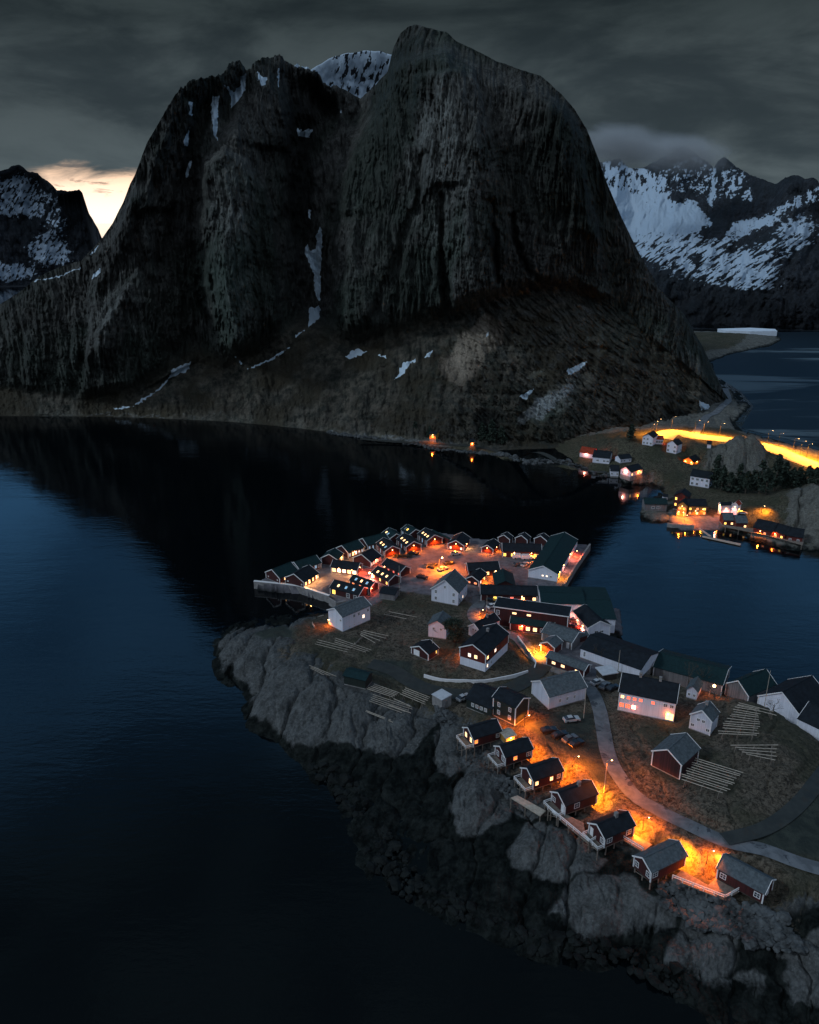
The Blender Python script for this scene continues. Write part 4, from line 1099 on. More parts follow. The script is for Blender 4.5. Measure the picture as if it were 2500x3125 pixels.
house('tall white boathouse with a black roof at the right edge', 'boathouse', c3, (1345, 732), (1612, 882), (1800, 770), 5.5, 'white', 'slate', .7, name='boathouse', win=[('g', 2.2, '.D.', 1, 1)])
house('lower white boathouse with a black roof in the right corner of the quay', 'boathouse', c3, 10, (1850, 1012), (1592, 890), 4.2, 'white', 'slate', .6, name='boathouse')
house('large white two storey house with a black roof and lit red curtains', 'house', c3, 8.5, (780, 785), (415, 710), 6.2, 'white', 'slate', .75, chim=2,
      win=[('e', 4.7, 'DD.R.RRRL', 1.1, 1.1), ('e', 2.1, '......PRR', 1.4, 1.5), ('e', 1.5, 'L......', 2.2, 2.2), ('g', 2.2, 'L', .8, 1.1)], lamps=[('e', .1, 2.4, 90, 'o'), ('e', .72, 2.2, 35, 'r'), ('g', .6, 4.2, 60, 'o')])
house('small pale cabin lit pink behind the large white house', 'cabin', c3, (850, 705), (925, 712), (955, 655), 3.0, 'offwhite', 'shingle', .9, win=[('g', 1.4, 'DD', .8, 1)], trim='')
house('small white house with grey roof among bare bushes', 'house', c3, (875, 870), (1018, 907), (1062, 850), 4.6, 'offwhite', 'shingle', .8, win=[('g', 3.6, '.DD.', .9, 1.0), ('g', 1.5, 'D..D', 1, 1)], chim=1)
house('weathered red barn with a pale metal roof by the drying racks', 'barn', c6, (445, 252), (690, 327), (820, 208), 4.4, 'barnred', 'shingle', .62, name='barn', trim='full')
# --- middle ground hill
house('white longhouse alone on the rocky headland with an orange lamp at its gable', 'house', c1, (748, 992), (925, 1044), (1190, 932), 5.6, 'white', 'shingle', .5, win=[('e', 4.2, '..DD.D', 1.0, 1.2), ('e', 2.6, '....P.', 1.1, 1.4), ('e', 1.0, '.DDD..', .6, .5), ('g', 4.0, 'D...', .9, .9)], lamps=[('g', .98, 2.0, 900, 'o')], trim='gable')
house('tall white house with a steep grey roof beside the lane', 'house', c2, (305, 657), (527, 690), (602, 602), 5.2, 'white', 'shingle', .8, win=[('g', 4.2, 'D.D', 1, 1.4), ('g', 1.6, 'D.D', 1, 1.4), ('g', 6.6, 'D', .9, 1.2), ('e', 1.6, 'DPD', .9, 1.2), ('e', 4.2, 'DDD', .9, 1.1)], trim='gable')
house('narrow white house with a pale roof left of the round dark tree', 'house', c2, (283, 947), (430, 964), (472, 890), 4.6, 'offwhite', 'shingle', .6, win=[('g', 3.4, '.D.D.', .9, 1.0)], trim='')
house('white gabled house with a long dark roof right of the round dark tree', 'house', c2, (570, 980), (700, 990), (858, 905), 3.6, 'offwhite', 'slate', .7, win=[('g', 2.9, '.DD.', .8, 1.0)], chim=1)
house('red and white two storey house with a balcony above the curved white wall', 'house', c2, (525, 1144), (750, 1190), (932, 1020), 5.8, 'brick', 'slate', .5, base=2.7, basemat='white',
      win=[('g', 4.1, '.LP.', 1.1, 1.3), ('e', 4.3, 'L.P...', 1.3, 1.2), ('e', 1.5, 'PD....', .9, 1.2)], lamps=[('f', .25, 2.4, 500, 'o')], chim=1)
house('small red garage with a white door on the headland track', 'garage', c2, (125, 1142), (285, 1184), (362, 1137), 2.4, 'red', 'slate', .45, win=[('g', 1.2, '.g', 2.3, 1.9, (.1, .9)), ('e', 1.5, '..Y', .6, 1.2)], lamps=[('h', .5, 2.0, 300, 'o')], name='garage')
house('windowless dark green shed on bare rock', 'shed', c4, (345, 502), (283, 557), (122, 520), 3.0, 'green', 'teal', .35, name='shed', trim='')
house('dark low building with a row of four white framed windows', 'house', c4, 9, (1238, 770), (1045, 692), 3.0, 'green', 'slate', .5, win=[('e', 1.7, '.DDDD.', .9, 1.1)], trim='')
house('dark green two storey building with four white framed windows', 'house', c4, (1550, 708), (1415, 760), (1250, 682), 5.8, 'green', 'slate', .45, win=[('e', 4.2, 'DD', .9, 1.3), ('e', 1.8, 'DD', .9, 1.3)])
house('pale walled boat shed below the flagpole', 'boat shed', c1, (1470, 772), (1425, 832), (1285, 812), 2.4, 'greywall', 'slate', .2, name='boat_shed', trim='')
house('black cabin with red glowing windows', 'cabin', d2, (1240, 912), (985, 950), (672, 820), 2.6, 'red', 'slate', win=[('e', 1.4, 'R.R.R.R', .8, 1.0)], lamps=[('e', .85, 2.2, 240, 'r')], group=NWG)
house('cabin with double roof windows and yellow lit wall, farthest inland', 'cabin', d2, (1040, 1062), (780, 1112), (490, 962), 2.6, 'red', 'slate', win=[('e', 1.4, 'Y.Y.Y', 1.0, 1.2)], sk='LLL', group=NWG, lamps=[('e', .95, 2.3, 1200, 'p')])
house('cabin with mixed cold and warm roof windows and an orange lit doorway', 'cabin', d2, (652, 1165), (465, 1218), (105, 1092), 2.6, 'red', 'slate', win=[('e', 1.4, 'DOO', 1.1, 1.2)], sk='CLC', group=NWG, lamps=[('h', .5, 2.3, 300, 'y'), ('g', .1, 2.0, 120, 'r')])
house('front cabin above the basin with one square yellow window', 'cabin', c1, (1185, 775), (1082, 832), (810, 760), 2.8, 'red', 'slate', win=[('e', 1.3, 'DD.Y', 1.5, 1.8)], sk='CCL', group=NWG)
# --- foreground stilt cabins
KG = 'stilt cabins on the rocks'
def K(label, f, G, E, Fp, win, lp, roof='slate', deck=(2.2, 0), **kw):
    return house(label, 'stilt cabin', f, G, E, Fp, 2.9, 'red', roof, .62, win=win, lamps=lp, stilts=True, deck=deck, group=KG, name='stilt_cabin', **kw)
K('topmost stilt cabin with two warm gable windows above the boulder slope', c5, (148, 358), (275, 440), (512, 370), [('g', 1.6, 'LL', 1.1, 1.5), ('e', 1.6, 'O...D', 1.1, 1.2)], [('h', .5, 2.5, 3000, 'o')], g=7.6)
K('second stilt cabin with dark gable windows and one orange side window', c5, (425, 522), (555, 602), (787, 530), [('g', 1.6, 'DD', 1.1, 1.5), ('e', 1.6, '.O.D', 1.2, 1.2)], [('h', .5, 2.5, 4200, 'o'), ('h', .1, 1.6, 700, 'y')], g=7.9)
K('third stilt cabin with one warm gable window and deep red front', c5, (655, 714), (800, 806), (1055, 722), [('g', 1.6, 'L.', 1.1, 1.5), ('e', 1.6, 'L.LD', 1.0, 1.2)], [('h', .5, 2.5, 4000, 'o'), ('h', .95, 1.8, 1500, 'y')], g=8.1)
K('fourth stilt cabin with a white door in its gable beside the brightest lamp', c5, (915, 927), (1080, 1027), (1356, 925), [('g', 1.5, 'd.D', 1.2, 1.3), ('e', 1.6, '.D..', 1.5, 1.4)], [('h', .45, 2.4, 7000, 'y'), ('h', .9, 2.2, 1800, 'o')], g=8.6, chim=1)
K('fifth stilt cabin with dark windows at the end of the long white railing', c5, (1252, 1202), (1428, 1312), (1682, 1202), [('g', 1.5, 'D.d', 1.0, 1.4), ('e', 1.6, 'D.D', 1.5, 1.3)], [('h', .5, 2.5, 5000, 'o'), ('h', .1, 2.0, 2500, 'y')], g=8.8, chim=1, deck=(1.8, 0))
K('stilt cabin with a grey shingle roof and crossed braces at its front', c6, (287, 1040), (465, 1134), (722, 1012), [('g', 1.5, 'D.D', 1.1, 1.4), ('e', 1.6, 'D...', 1.4, 1.3)], [('h', .5, 2.4, 6500, 'y'), ('h', .12, 2.2, 3000, 'o')], roof='shingle', g=8.4, deck=None)
K('last stilt cabin of the row with a long grey roof, farthest right', c6, (1457, 1230), (1310, 1292), (968, 1104), [('e', 1.5, 'D..D', 1.3, 1.3), ('g', 1.5, 'D', 1.0, 1.4)], [('h', .8, 2.2, 2600, 'o')], roof='shingle', g=8.6, deck=None)
house('tiny lit porch hut behind the topmost stilt cabin', 'hut', c5, (520, 375), (560, 440), (640, 412), 2.0, 'ochre', 'palewood', .25, win=[('e', 1.1, 'OOO', .8, .7)], g=7.8, name='hut', trim='', lamps=[('e', .5, 1.7, 300, 'y')])
# --- far shore
FG = 'houses on the far shore'
def FH(label, f, G, E, Fp, wh=3, wall='white', roof='slate', pitch=.6, **kw):
    kw.setdefault('cat', 'house'); cat = kw.pop('cat')
    return house(label, cat, f, G, E, Fp, wh, wall, roof, pitch, T=FAR, group=FG, trim=kw.pop('trim', ''), **kw)
FH('white gabled house highest on the far slope below the lit road', d5, (965, 218), (1092, 242), (1160, 200), 5, win=[('g', 3.8, '.DD', 1.2, 1.2), ('g', 1.4, 'DDD', 1.2, 1.3)])
FH('low white wing with a row of dark openings on the far slope', d5, 6, (1228, 262), (1098, 258), 3.2, roof='redroof', pitch=.4, win=[('e', 1.6, 'DDDD', 1.4, 1.3)], lamps=[('g', .5, 2.6, 900, 'r')])
FH('white square house with a blue roof right of the highest house', d5, (1262, 318), (1405, 338), (1476, 312), 5.4, pitch=.7, win=[('g', 4, 'D.D', 1.3, 1.2), ('g', 1.5, 'D.D', 1.5, 1.4), ('e', 1.6, 'D.D', 1, 1.3)])
FH('pale house with a bright red roof on the far shore', d5, 7, (300, 470), (128, 442), 3, 'white', 'redroof', .7, lamps=[('e', .5, 2.4, 300, 'p'), ('g', .3, 4.0, 500, 'r')])
FH('blue roofed white house by the shingle beach', d5, (590, 455), (520, 512), (300, 490), 3.6, roof='slate', pitch=.5, win=[('e', 1.7, 'DD.D.', 1.5, 1.1)])
FH('small white house with a dark roof behind the blue roofed one', d5, 7, (668, 405), (560, 400), 3.4, win=[('e', 1.6, 'D.D', 1, 1)])
FH('low white cottage with a dark roof at the end of the beach row', d5, 5, (822, 362), (676, 378), 2.6, win=[('e', 1.3, 'D.DD', 1.2, 1.1)])
FH('waterfront house on a stone quay lit pink with a brown roof', d5, (695, 645), (800, 692), (955, 652), 3, 'offwhite', 'slate', .6, win=[('g', 1.6, 'DD', 1, 1.2), ('e', 1.4, 'L.LL', 1, 1.3)], lamps=[('g', .5, 2.4, 450, 'p'), ('e', .7, 2.4, 450, 'o')])
FH('orange lit cabin at the foot of the green knoll', d5, (1450, 548), (1625, 562), (1712, 530), 2.6, 'ochre', 'slate', .7, win=[('g', 1.4, 'O.O', 1.3, 1.2)], lamps=[('g', .2, 2.2, 320, 'o'), ('g', .8, 2.2, 320, 'o'), ('e', .5, 2.2, 260, 'y')])
FH('white balconied house in front of the dark firs', c7, 8, (1006, 562), (880, 542), 5.4, win=[('e', 3.9, 'DDDD', 1.4, 1.3), ('e', 1.4, 'D.DD', 1.4, 1.4)])
FH('tall dark house with yellow windows, leftmost of the lit harbour houses', d6, (355, 168), (490, 178), (520, 142), 7, 'red', 'slate', .6, win=[('g', 5.5, 'Y.Y', 1, 1.4), ('g', 2.5, 'Y.Y', 1, 1.4)], lamps=[('g', .1, 4, 250, 'o')])
FH('glowing orange gabled house standing on the far quay', d6, (388, 255), (485, 258), (510, 226), 6, 'ochre', 'slate', .8, win=[('g', 4.3, 'OO', 1, 1.3), ('g', 1.7, 'O.O', 1.1, 1.5)], lamps=[('g', .5, 5.5, 1500, 'o'), ('g', .3, 2.5, 1200, 'o'), ('g', .8, 2.5, 1200, 'y')])
FH('long amber lit house between the orange gable and the pink gable', d6, 8, (670, 262), (502, 258), 5, 'ochre', 'slate', .5, win=[('e', 3.5, 'Y.O.Y', 1.1, 1.2), ('e', 1.4, 'O.L.O', 1.1, 1.2)], lamps=[('e', .6, 2.6, 900, 'o'), ('e', .2, 3.5, 600, 'y')])
FH('pink lit house with a pale gable in the middle of the far quay', d6, (722, 240), (806, 250), (905, 246), 5.2, 'white', 'slate', .8, win=[('g', 3.6, 'D.D', .9, 1.1), ('g', 1.4, 'DDD', .9, 1.2)], lamps=[('g', .5, 5, 900, 'p'), ('e', .5, 3.4, 1100, 'p'), ('g', .2, 2, 500, 'o')], trim='full')
FH('narrow house with a second pink gable beside the amber slope', d6, (906, 248), (962, 254), (992, 234), 5.2, 'white', 'redroof', .9, win=[('g', 3.6, 'D', .9, 1.1)], lamps=[('g', .5, 4.2, 800, 'p'), ('e', .5, 2.8, 900, 'y')], trim='full')
for lab, E, Fq, W_, rf, wn, lp in [('red stilt house with a pale roof, first on the far jetty', (925, 395), (832, 392), 7, 'shingle', 'L.Y', []), ('red stilt house with a pale roof, second on the far jetty', (1050, 420), (950, 418), 7, 'shingle', 'L..', []),
                                 ('dark stilt house with a blazing orange doorway on the far jetty', (1285, 505), (1110, 462), 9, 'slate', '.O..', [('e', .62, 2.2, 1500, 'o')]), ('dark stilt house with small amber windows on the far jetty', (1405, 530), (1292, 496), 8, 'slate', 'YO', [('e', .8, 2.2, 200, 'o')]),
                                 ('unlit dark house at the right end of the far jetty', (1570, 558), (1420, 535), 8, 'slate', 'DD', [])]:
    FH(lab, d6, W_, E, Fq, 3.2, 'brick', rf, .6, win=[('e', 1.5, wn, 1.1, 1.1)], lamps=lp)
FH('long pale boat shed beside the rocky slip', d6, 7, (296, 244), (90, 238), 3.6, 'greywall', 'teal', .5, win=[('e', 1.7, '.DD.', 1.6, 1.0)], cat='boat shed')
FH('tiny white hut behind the pale boat shed', d6, 3, (300, 172), (262, 170), 2.4, 'white', 'slate', .4, cat='hut')
FH('orange lit hut alone under the cliff', s0, 5, (1331, 1326), (1311, 1324), 3.6, 'ochre', 'slate', .4, cat='hut', lamps=[('e', .5, 3.2, 1500, 'o')], win=[('e', 2, 'O', 1.6, 1.6)], g=3.2)
FH('tiny hut with a lamp by the shore track under the dark firs', s0, 4, (1447, 1350), (1436, 1350), 2.4, 'ochre', 'slate', .8, cat='hut', lamps=[('e', .5, 1.8, 300, 'o')], win=[('e', 1.2, 'L', .8, .8)], g=3.5)
FH('small white shed between the lit road and the green knoll', c7, 4, (1012, 362), (988, 360), 2.6, 'white', 'slate', .5, cat='shed')
# ------------------------------------------------------------------ roads
ROADS = []


def smooth_path(pts, step=2.0):
    """Catmull-Rom through plan points, evenly spaced"""
    q = [Vector(p) for p in pts]; q = [q[0] * 2 - q[1]] + q + [q[-1] * 2 - q[-2]]
    out = []
    for i in range(1, len(q) - 2):
        n = max(2, int((q[i + 1] - q[i]).length / step))
        for k in range(n):
            t = k / n; a, b, c, d = q[i - 1:i + 3]
            out.append(.5 * ((2 * b) + (c - a) * t + (2 * a - 5 * b + 4 * c - d) * t * t + (3 * b - a - 3 * c + d) * t ** 3))
    out.append(q[-2]); return out


def road(name, label, T, f, pts, width, mat, lift=.14, edge=None):
    w3 = [T.at(*f(*p)) for p in pts]
    path = smooth_path([(p.x, p.y) for p in w3])
    zs = np.array([max(1.2, T.h(p.x, p.y)) for p in path])
    k = np.ones(9) / 9; zs = np.convolve(np.pad(zs, 4, mode='edge'), k, 'valid')
    ROADS.append((T, [tuple(p) for p in path], zs, width))
    L = []; n = len(path); us = (-1, -.5, 0, .5, 1)
    X = np.zeros((n, 5)); Y = X.copy(); Z = X.copy()
    for i, p in enumerate(path):
        d = (path[min(n - 1, i + 1)] - path[max(0, i - 1)]).normalized(); nn = Vector((-d.y, d.x))
        for j, u in enumerate(us):
            q = p + nn * u * width / 2; X[i, j] = q.x; Y[i, j] = q.y; Z[i, j] = zs[i] + lift + (.05 if abs(u) < .6 else 0)
    o = gridmesh(name, X, Y, Z, mat); tag(o, label, kind='structure')
    if edge:
        for sgn in (0, 4):
            mb = MB(); 
            for i in range(n - 1): mb.beam((X[i, sgn], Y[i, sgn], Z[i, sgn]), (X[i + 1, sgn], Y[i + 1, sgn], Z[i + 1, sgn]), .25, .3)
            e = mb.build('kerb', M['concrete'], o)
    return path, zs


def road_mat(name, c0, c1, patch):
    m, t, b = newmat(name); pos = t.pos()
    n = t.noise(.35, 6, pos, .65, .5); n2 = t.noise(3, 4, pos, .6)
    c = t.mix(t.smooth(n, .38, .62), c0, c1); c = t.mix(t.smooth(t.noise(.16, 4, pos, .7, 1.5), .57, .60), c, patch)
    c = t.mix(t.math('MULTIPLY', n2, .3), c, c0)
    link(t, c, b.inputs['Base Color']); b.inputs['Roughness'].default_value = .7
    return m


RM = road_mat('worn_asphalt', (.085, .095, .105), (.15, .165, .18), (.03, .035, .045))
GM = road_mat('gravel_track', (.018, .022, .020), (.032, .036, .032), (.03, .028, .022))
FM = road_mat('lit_asphalt', (.16, .16, .15), (.22, .22, .2), (.12, .12, .11))
road('road', 'narrow worn asphalt road curving past the stilt cabins', ISL, s0, [(1700, 2046), (1760, 2070), (1803, 2105), (1828, 2160), (1840, 2220), (1853, 2290), (1876, 2350), (1934, 2427), (2000, 2468), (2064, 2503), (2206, 2561), (2327, 2596), (2450, 2634), (2620, 2690), (2900, 2800), (3200, 2940)], 3.9, RM)
road('road', 'asphalt lane running up between the village houses', ISL, s0, [(1380, 1772), (1445, 1800), (1462, 1838), (1445, 1880), (1490, 1920), (1577, 1946), (1631, 2003), (1700, 2046)], 4.6, RM, .12)
road('path', 'dark gravel track crossing the headland past the garage', ISL, s0, [(1130, 2022), (1200, 2045), (1250, 2080), (1330, 2112), (1450, 2118), (1560, 2100), (1625, 2060), (1660, 2030)], 5.5, GM, .1)
road('path', 'dark gravel loop in the field right of the racks', ISL, s0, [(2210, 2562), (2330, 2530), (2420, 2470), (2490, 2390), (2560, 2300)], 3.6, GM, .1)
fp1 = road('road', 'sodium lit main road on the far slope', FAR, c7, [(690, 300), (740, 262), (800, 262), (900, 282), (1050, 300), (1160, 312)], 13, FM, .15)
fp2 = road('road', 'sodium lit causeway road running off to the right', FAR, c7, [(1320, 335), (1450, 380), (1560, 425), (1725, 490), (1850, 540)], 13, FM, .15)
road('path', 'shore track below the mountain on the far side', FAR, s0, [(1100, 1338), (1300, 1352), (1500, 1378), (1700, 1405), (1850, 1440)], 4, GM, .1)
road('path', 'old shore road round the foot of the mountain', FAR, s0, [(2120, 1325), (2150, 1280), (2190, 1255), (2222, 1225), (2212, 1190)], 5, RM, .2)


# ------------------------------------------------------------------ terrain meshes
def rock_noise(x, y):
    d = P(1080, 2137) - P(1000, 2238); a = math.atan2(d.y, d.x)
    u = x * math.cos(a) + y * math.sin(a); v = -x * math.sin(a) + y * math.cos(a)
    u = u + fbm(x / 16, y / 16, 3, 201) * 7.0; v = v + fbm(x / 13, y / 13, 4, 207) * 4.5
    f1, f2, cid = worley(u / 46, v / 11, 211)
    g1, g2, gid = worley(u / 24.0 + 3, v / 4.2 + 5, 213)
    h1, h2, hid = worley(u / 3.4 + 7, v / 1.5 + 1, 215)
    patch = sstep(-.25, .35, fbm(x / 14, y / 14, 3, 219))
    z = 2.2 * (.5 - f1) + 1.3 * (cid - .5) - 1.8 * np.exp(-(f2 - f1) / .06)
    z += (.8 * (.5 - g1) + .5 * (gid - .5) - .8 * np.exp(-(g2 - g1) / .035)) * (.4 + .6 * patch)
    z += (.16 * (hid - .5) - .16 * np.exp(-(h2 - h1) / .10)) * (1.25 - patch)
    z += fbm(u / 20, v / 3.2, 5, 221, ridged=True, gain=.62) * .75 - np.abs(fbm(u / 9 + 5, v / 2.6, 5, 223, gain=.68)) ** .6 * .9 + fbm(x / 1.1, y / 1.1, 3, 231) * .09
    return z


def build_ground(T, name, label, pxr, pyr, step, mat, grass_polys, pave_polys, dark_polys, rock_amp, rocky_polys=(), soft=6.0, bare=()):
    px = np.arange(pxr[0], pxr[1], step); py = np.arange(pyr[0], pyr[1], step)
    PX, PY = np.meshgrid(px, py)
    dx = (PX - 1250) / F; v = (1562.5 - PY) / F; dy = CP + v * SP; dz = -SP + v * CP
    tt = (3.0 - CAMH) / dz; X = dx * tt; Y = dy * tt
    h = T.raw(X, Y)
    sd = sdpoly(X, Y, T.coast)
    wig = fbm(X / 11, Y / 11, 4, 241) * 2.4 + fbm(X / 3.5, Y / 3.5, 3, 243) * .7
    quay = np.zeros_like(X)
    grass = np.zeros_like(X); pave = np.zeros_like(X); dark = np.zeros_like(X); amp = np.ones_like(X)
    for q in grass_polys:
        pl = [tuple(T.at(*p)[:2]) for p in q]; grass = np.maximum(grass, sstep(-soft, soft, sdpoly(X + wig * 2.5, Y + wig * 2, pl)))
    for q in pave_polys:
        pl = [tuple(T.at(*p)[:2]) for p in q]; pave = np.maximum(pave, sstep(-.8, .8, sdpoly(X, Y, pl)))
    for q in dark_polys:
        pl = [tuple(T.at(*p)[:2]) for p in q]; dark = np.maximum(dark, sstep(-1.5, 1.5, sdpoly(X + wig * .6, Y + wig * .6, pl)))
    weed = np.zeros_like(X)
    if bare:
        lit = np.zeros_like(X)
        for q in bare:
            pl = [tuple(T.at(*p)[:2]) for p in q]; lit = np.maximum(lit, sstep(-2.2, 2.2, sdpoly(X + wig * 1.6, Y + wig * 1.6, pl)))
        weed = 1 - np.maximum(lit, grass)
    flat = np.maximum(pave, dark * .9)
    tgt = h.copy()
    for c, rz, hx, hy, g, isl, st in PADS:
        if isl != (T is ISL): continue
        ca, sa = math.cos(rz), math.sin(rz); lx = (X - c[0]) * ca + (Y - c[1]) * sa; ly = -(X - c[0]) * sa + (Y - c[1]) * ca
        d = np.hypot(np.maximum(np.abs(lx) - hx, 0), np.maximum(np.abs(ly) - hy, 0))
        if st:
            k = 1 - sstep(1, 5, d); tgt = tgt + k * (np.minimum(tgt, g - 1.2 - 0 * tgt) - tgt) ; flat = np.maximum(flat, k * .7)
        else:
            k = 1 - sstep(.5, 4.0, d); tgt = tgt * (1 - k) + (g - .05) * k; flat = np.maximum(flat, k)
    for T2, pts, zs, wd in ROADS[::-1]:
        if T2 is not T: continue
        pa = np.array(pts); best = np.full(X.shape, 1e9); zz = np.zeros_like(X)
        for i in range(0, len(pa)):
            d = (X - pa[i, 0]) ** 2 + (Y - pa[i, 1]) ** 2; m_ = d < best; best = np.where(m_, d, best); zz = np.where(m_, zs[i], zz)
        k = 1 - sstep(wd / 2 + .6, wd / 2 + 4, np.sqrt(best)); tgt = tgt * (1 - k) + (zz - .12) * k; flat = np.maximum(flat, k)
    rn = rock_noise(X, Y)
    a = rock_amp * (1 - .72 * grass) * (1 - flat) * (1.05 - .45 * weed)
    for q in rocky_polys:
        pl = [tuple(T.at(*p)[:2]) for p in q]; a = np.maximum(a, 1.25 * sstep(-4, 4, sdpoly(X, Y, pl)) * (1 - flat))
    for q in rocky_polys:
        pl = [tuple(T.at(*p)[:2]) for p in q]; m_ = sstep(-4, 4, sdpoly(X, Y, pl)); grass = grass * (1 - m_ * .75)
    soft_n = fbm(X / 6, Y / 6, 5, 251) * .55 + fbm(X / 1.6, Y / 1.6, 3, 257) * .16
    # shoreline: natural where the coast is not a quay
    near = sd + (wig if rock_amp > .3 else wig * .6) * (1 - flat)
    H = tgt + rn * a + soft_n * grass * (1 - flat) * .9
    Hn = H * sstep(-.5, 3.0, near) + np.minimum(near, 0) * T.slope
    quaym = flat > .5
    H = np.where(quaym, np.where(sd > 0, tgt, -3), Hn)
    H = np.where(sd < -7, np.minimum(H, -1.5 - .0 * sd), H)
    o = gridmesh(name, X, Y, H, mat, dict(grass=grass, pave=pave, dark=dark, weed=weed))
    tag(o, label, kind='structure')
    return o


def ground_material(name, rock, grass, tide=2.6):
    m, t, b = newmat(name); pos = t.pos()
    z = t.add('ShaderNodeSeparateXYZ', ins={0: pos}).outputs[2]
    n1 = t.noise(.30, 6, pos, .7, .4); n2 = t.noise(1.6, 5, pos, .65); n3 = t.noise(.06, 4, pos, .6)
    f = t.math('ADD', t.math('MULTIPLY', n1, .55), t.math('MULTIPLY', n2, .45))
    c = t.mix(t.smooth(f, .34, .66), [k * .5 for k in rock], [k * 1.4 for k in rock])
    cr = t.add('ShaderNodeTexVoronoi', feature='DISTANCE_TO_EDGE', ins={'Vector': t.scaled(pos, (.16, .3, .3)), 'Scale': 1.6}).outputs['Distance']
    c = t.mix(t.math('MULTIPLY', t.math('SUBTRACT', 1.0, t.smooth(cr, .0, .03)), .22), c, [k * .2 for k in rock])
    blot = t.noise(.13, 5, pos, .62, .7)
    c = t.mix(t.math('MULTIPLY', t.smooth(blot, .52, .68), .65), c, [k * .38 for k in rock])
    lich = t.smooth(t.noise(.8, 5, pos, .75, .6), .56, .7)
    c = t.mix(t.math('MULTIPLY', lich, .5), c, [min(1, k * 2.0) for k in rock])
    # wet, weed covered tidal band
    zt = t.math('ADD', z, t.math('MULTIPLY', t.math('SUBTRACT', n1, .5), 2.2))
    wet = t.math('SUBTRACT', 1.0, t.smooth(zt, tide - .7, tide + .5))
    wet = t.math('MAXIMUM', wet, t.smooth(t.math('ADD', t.attr('weed'), t.math('MULTIPLY', t.math('SUBTRACT', n1, .5), .9)), .4, .75))
    c = t.mix(wet, c, t.mix(t.smooth(t.math('ADD', t.math('MULTIPLY', n1, .75), t.math('MULTIPLY', n2, .25)), .38, .68), (.002, .0035, .0035), (.019, .024, .023)))
    g = t.attr('grass'); gg = t.smooth(t.math('ADD', g, t.math('MULTIPLY', t.math('SUBTRACT', n1, .5), 2.2)), .36, .64)
    gc = t.mix(t.smooth(t.noise(.9, 6, pos, .8, 1.0), .36, .62), [k * .30 for k in grass], [k * 2.0 for k in grass])
    gc = t.mix(t.math('MULTIPLY', t.smooth(n3, .45, .62), .6), gc, (.036, .042, .028))
    c = t.mix(gg, c, gc)
    pv = t.mix(t.smooth(t.noise(.5, 5, pos, .6), .35, .65), (.10, .10, .115), (.16, .16, .18))
    c = t.mix(t.attr('pave'), c, pv)
    dk = t.mix(t.smooth(n1, .35, .65), (.026, .034, .032), (.048, .058, .05))
    c = t.mix(t.attr('dark'), c, dk)
    link(t, c, b.inputs['Base Color']); b.inputs['Roughness'].default_value = .85
    b.inputs['Specular IOR Level'].default_value = .06
    h = t.math('ADD', n2, t.math('MULTIPLY', t.noise(5, 4, pos, .7), .5))
    link(t, t.bump(h, .7, .5), b.inputs['Normal'])
    return m


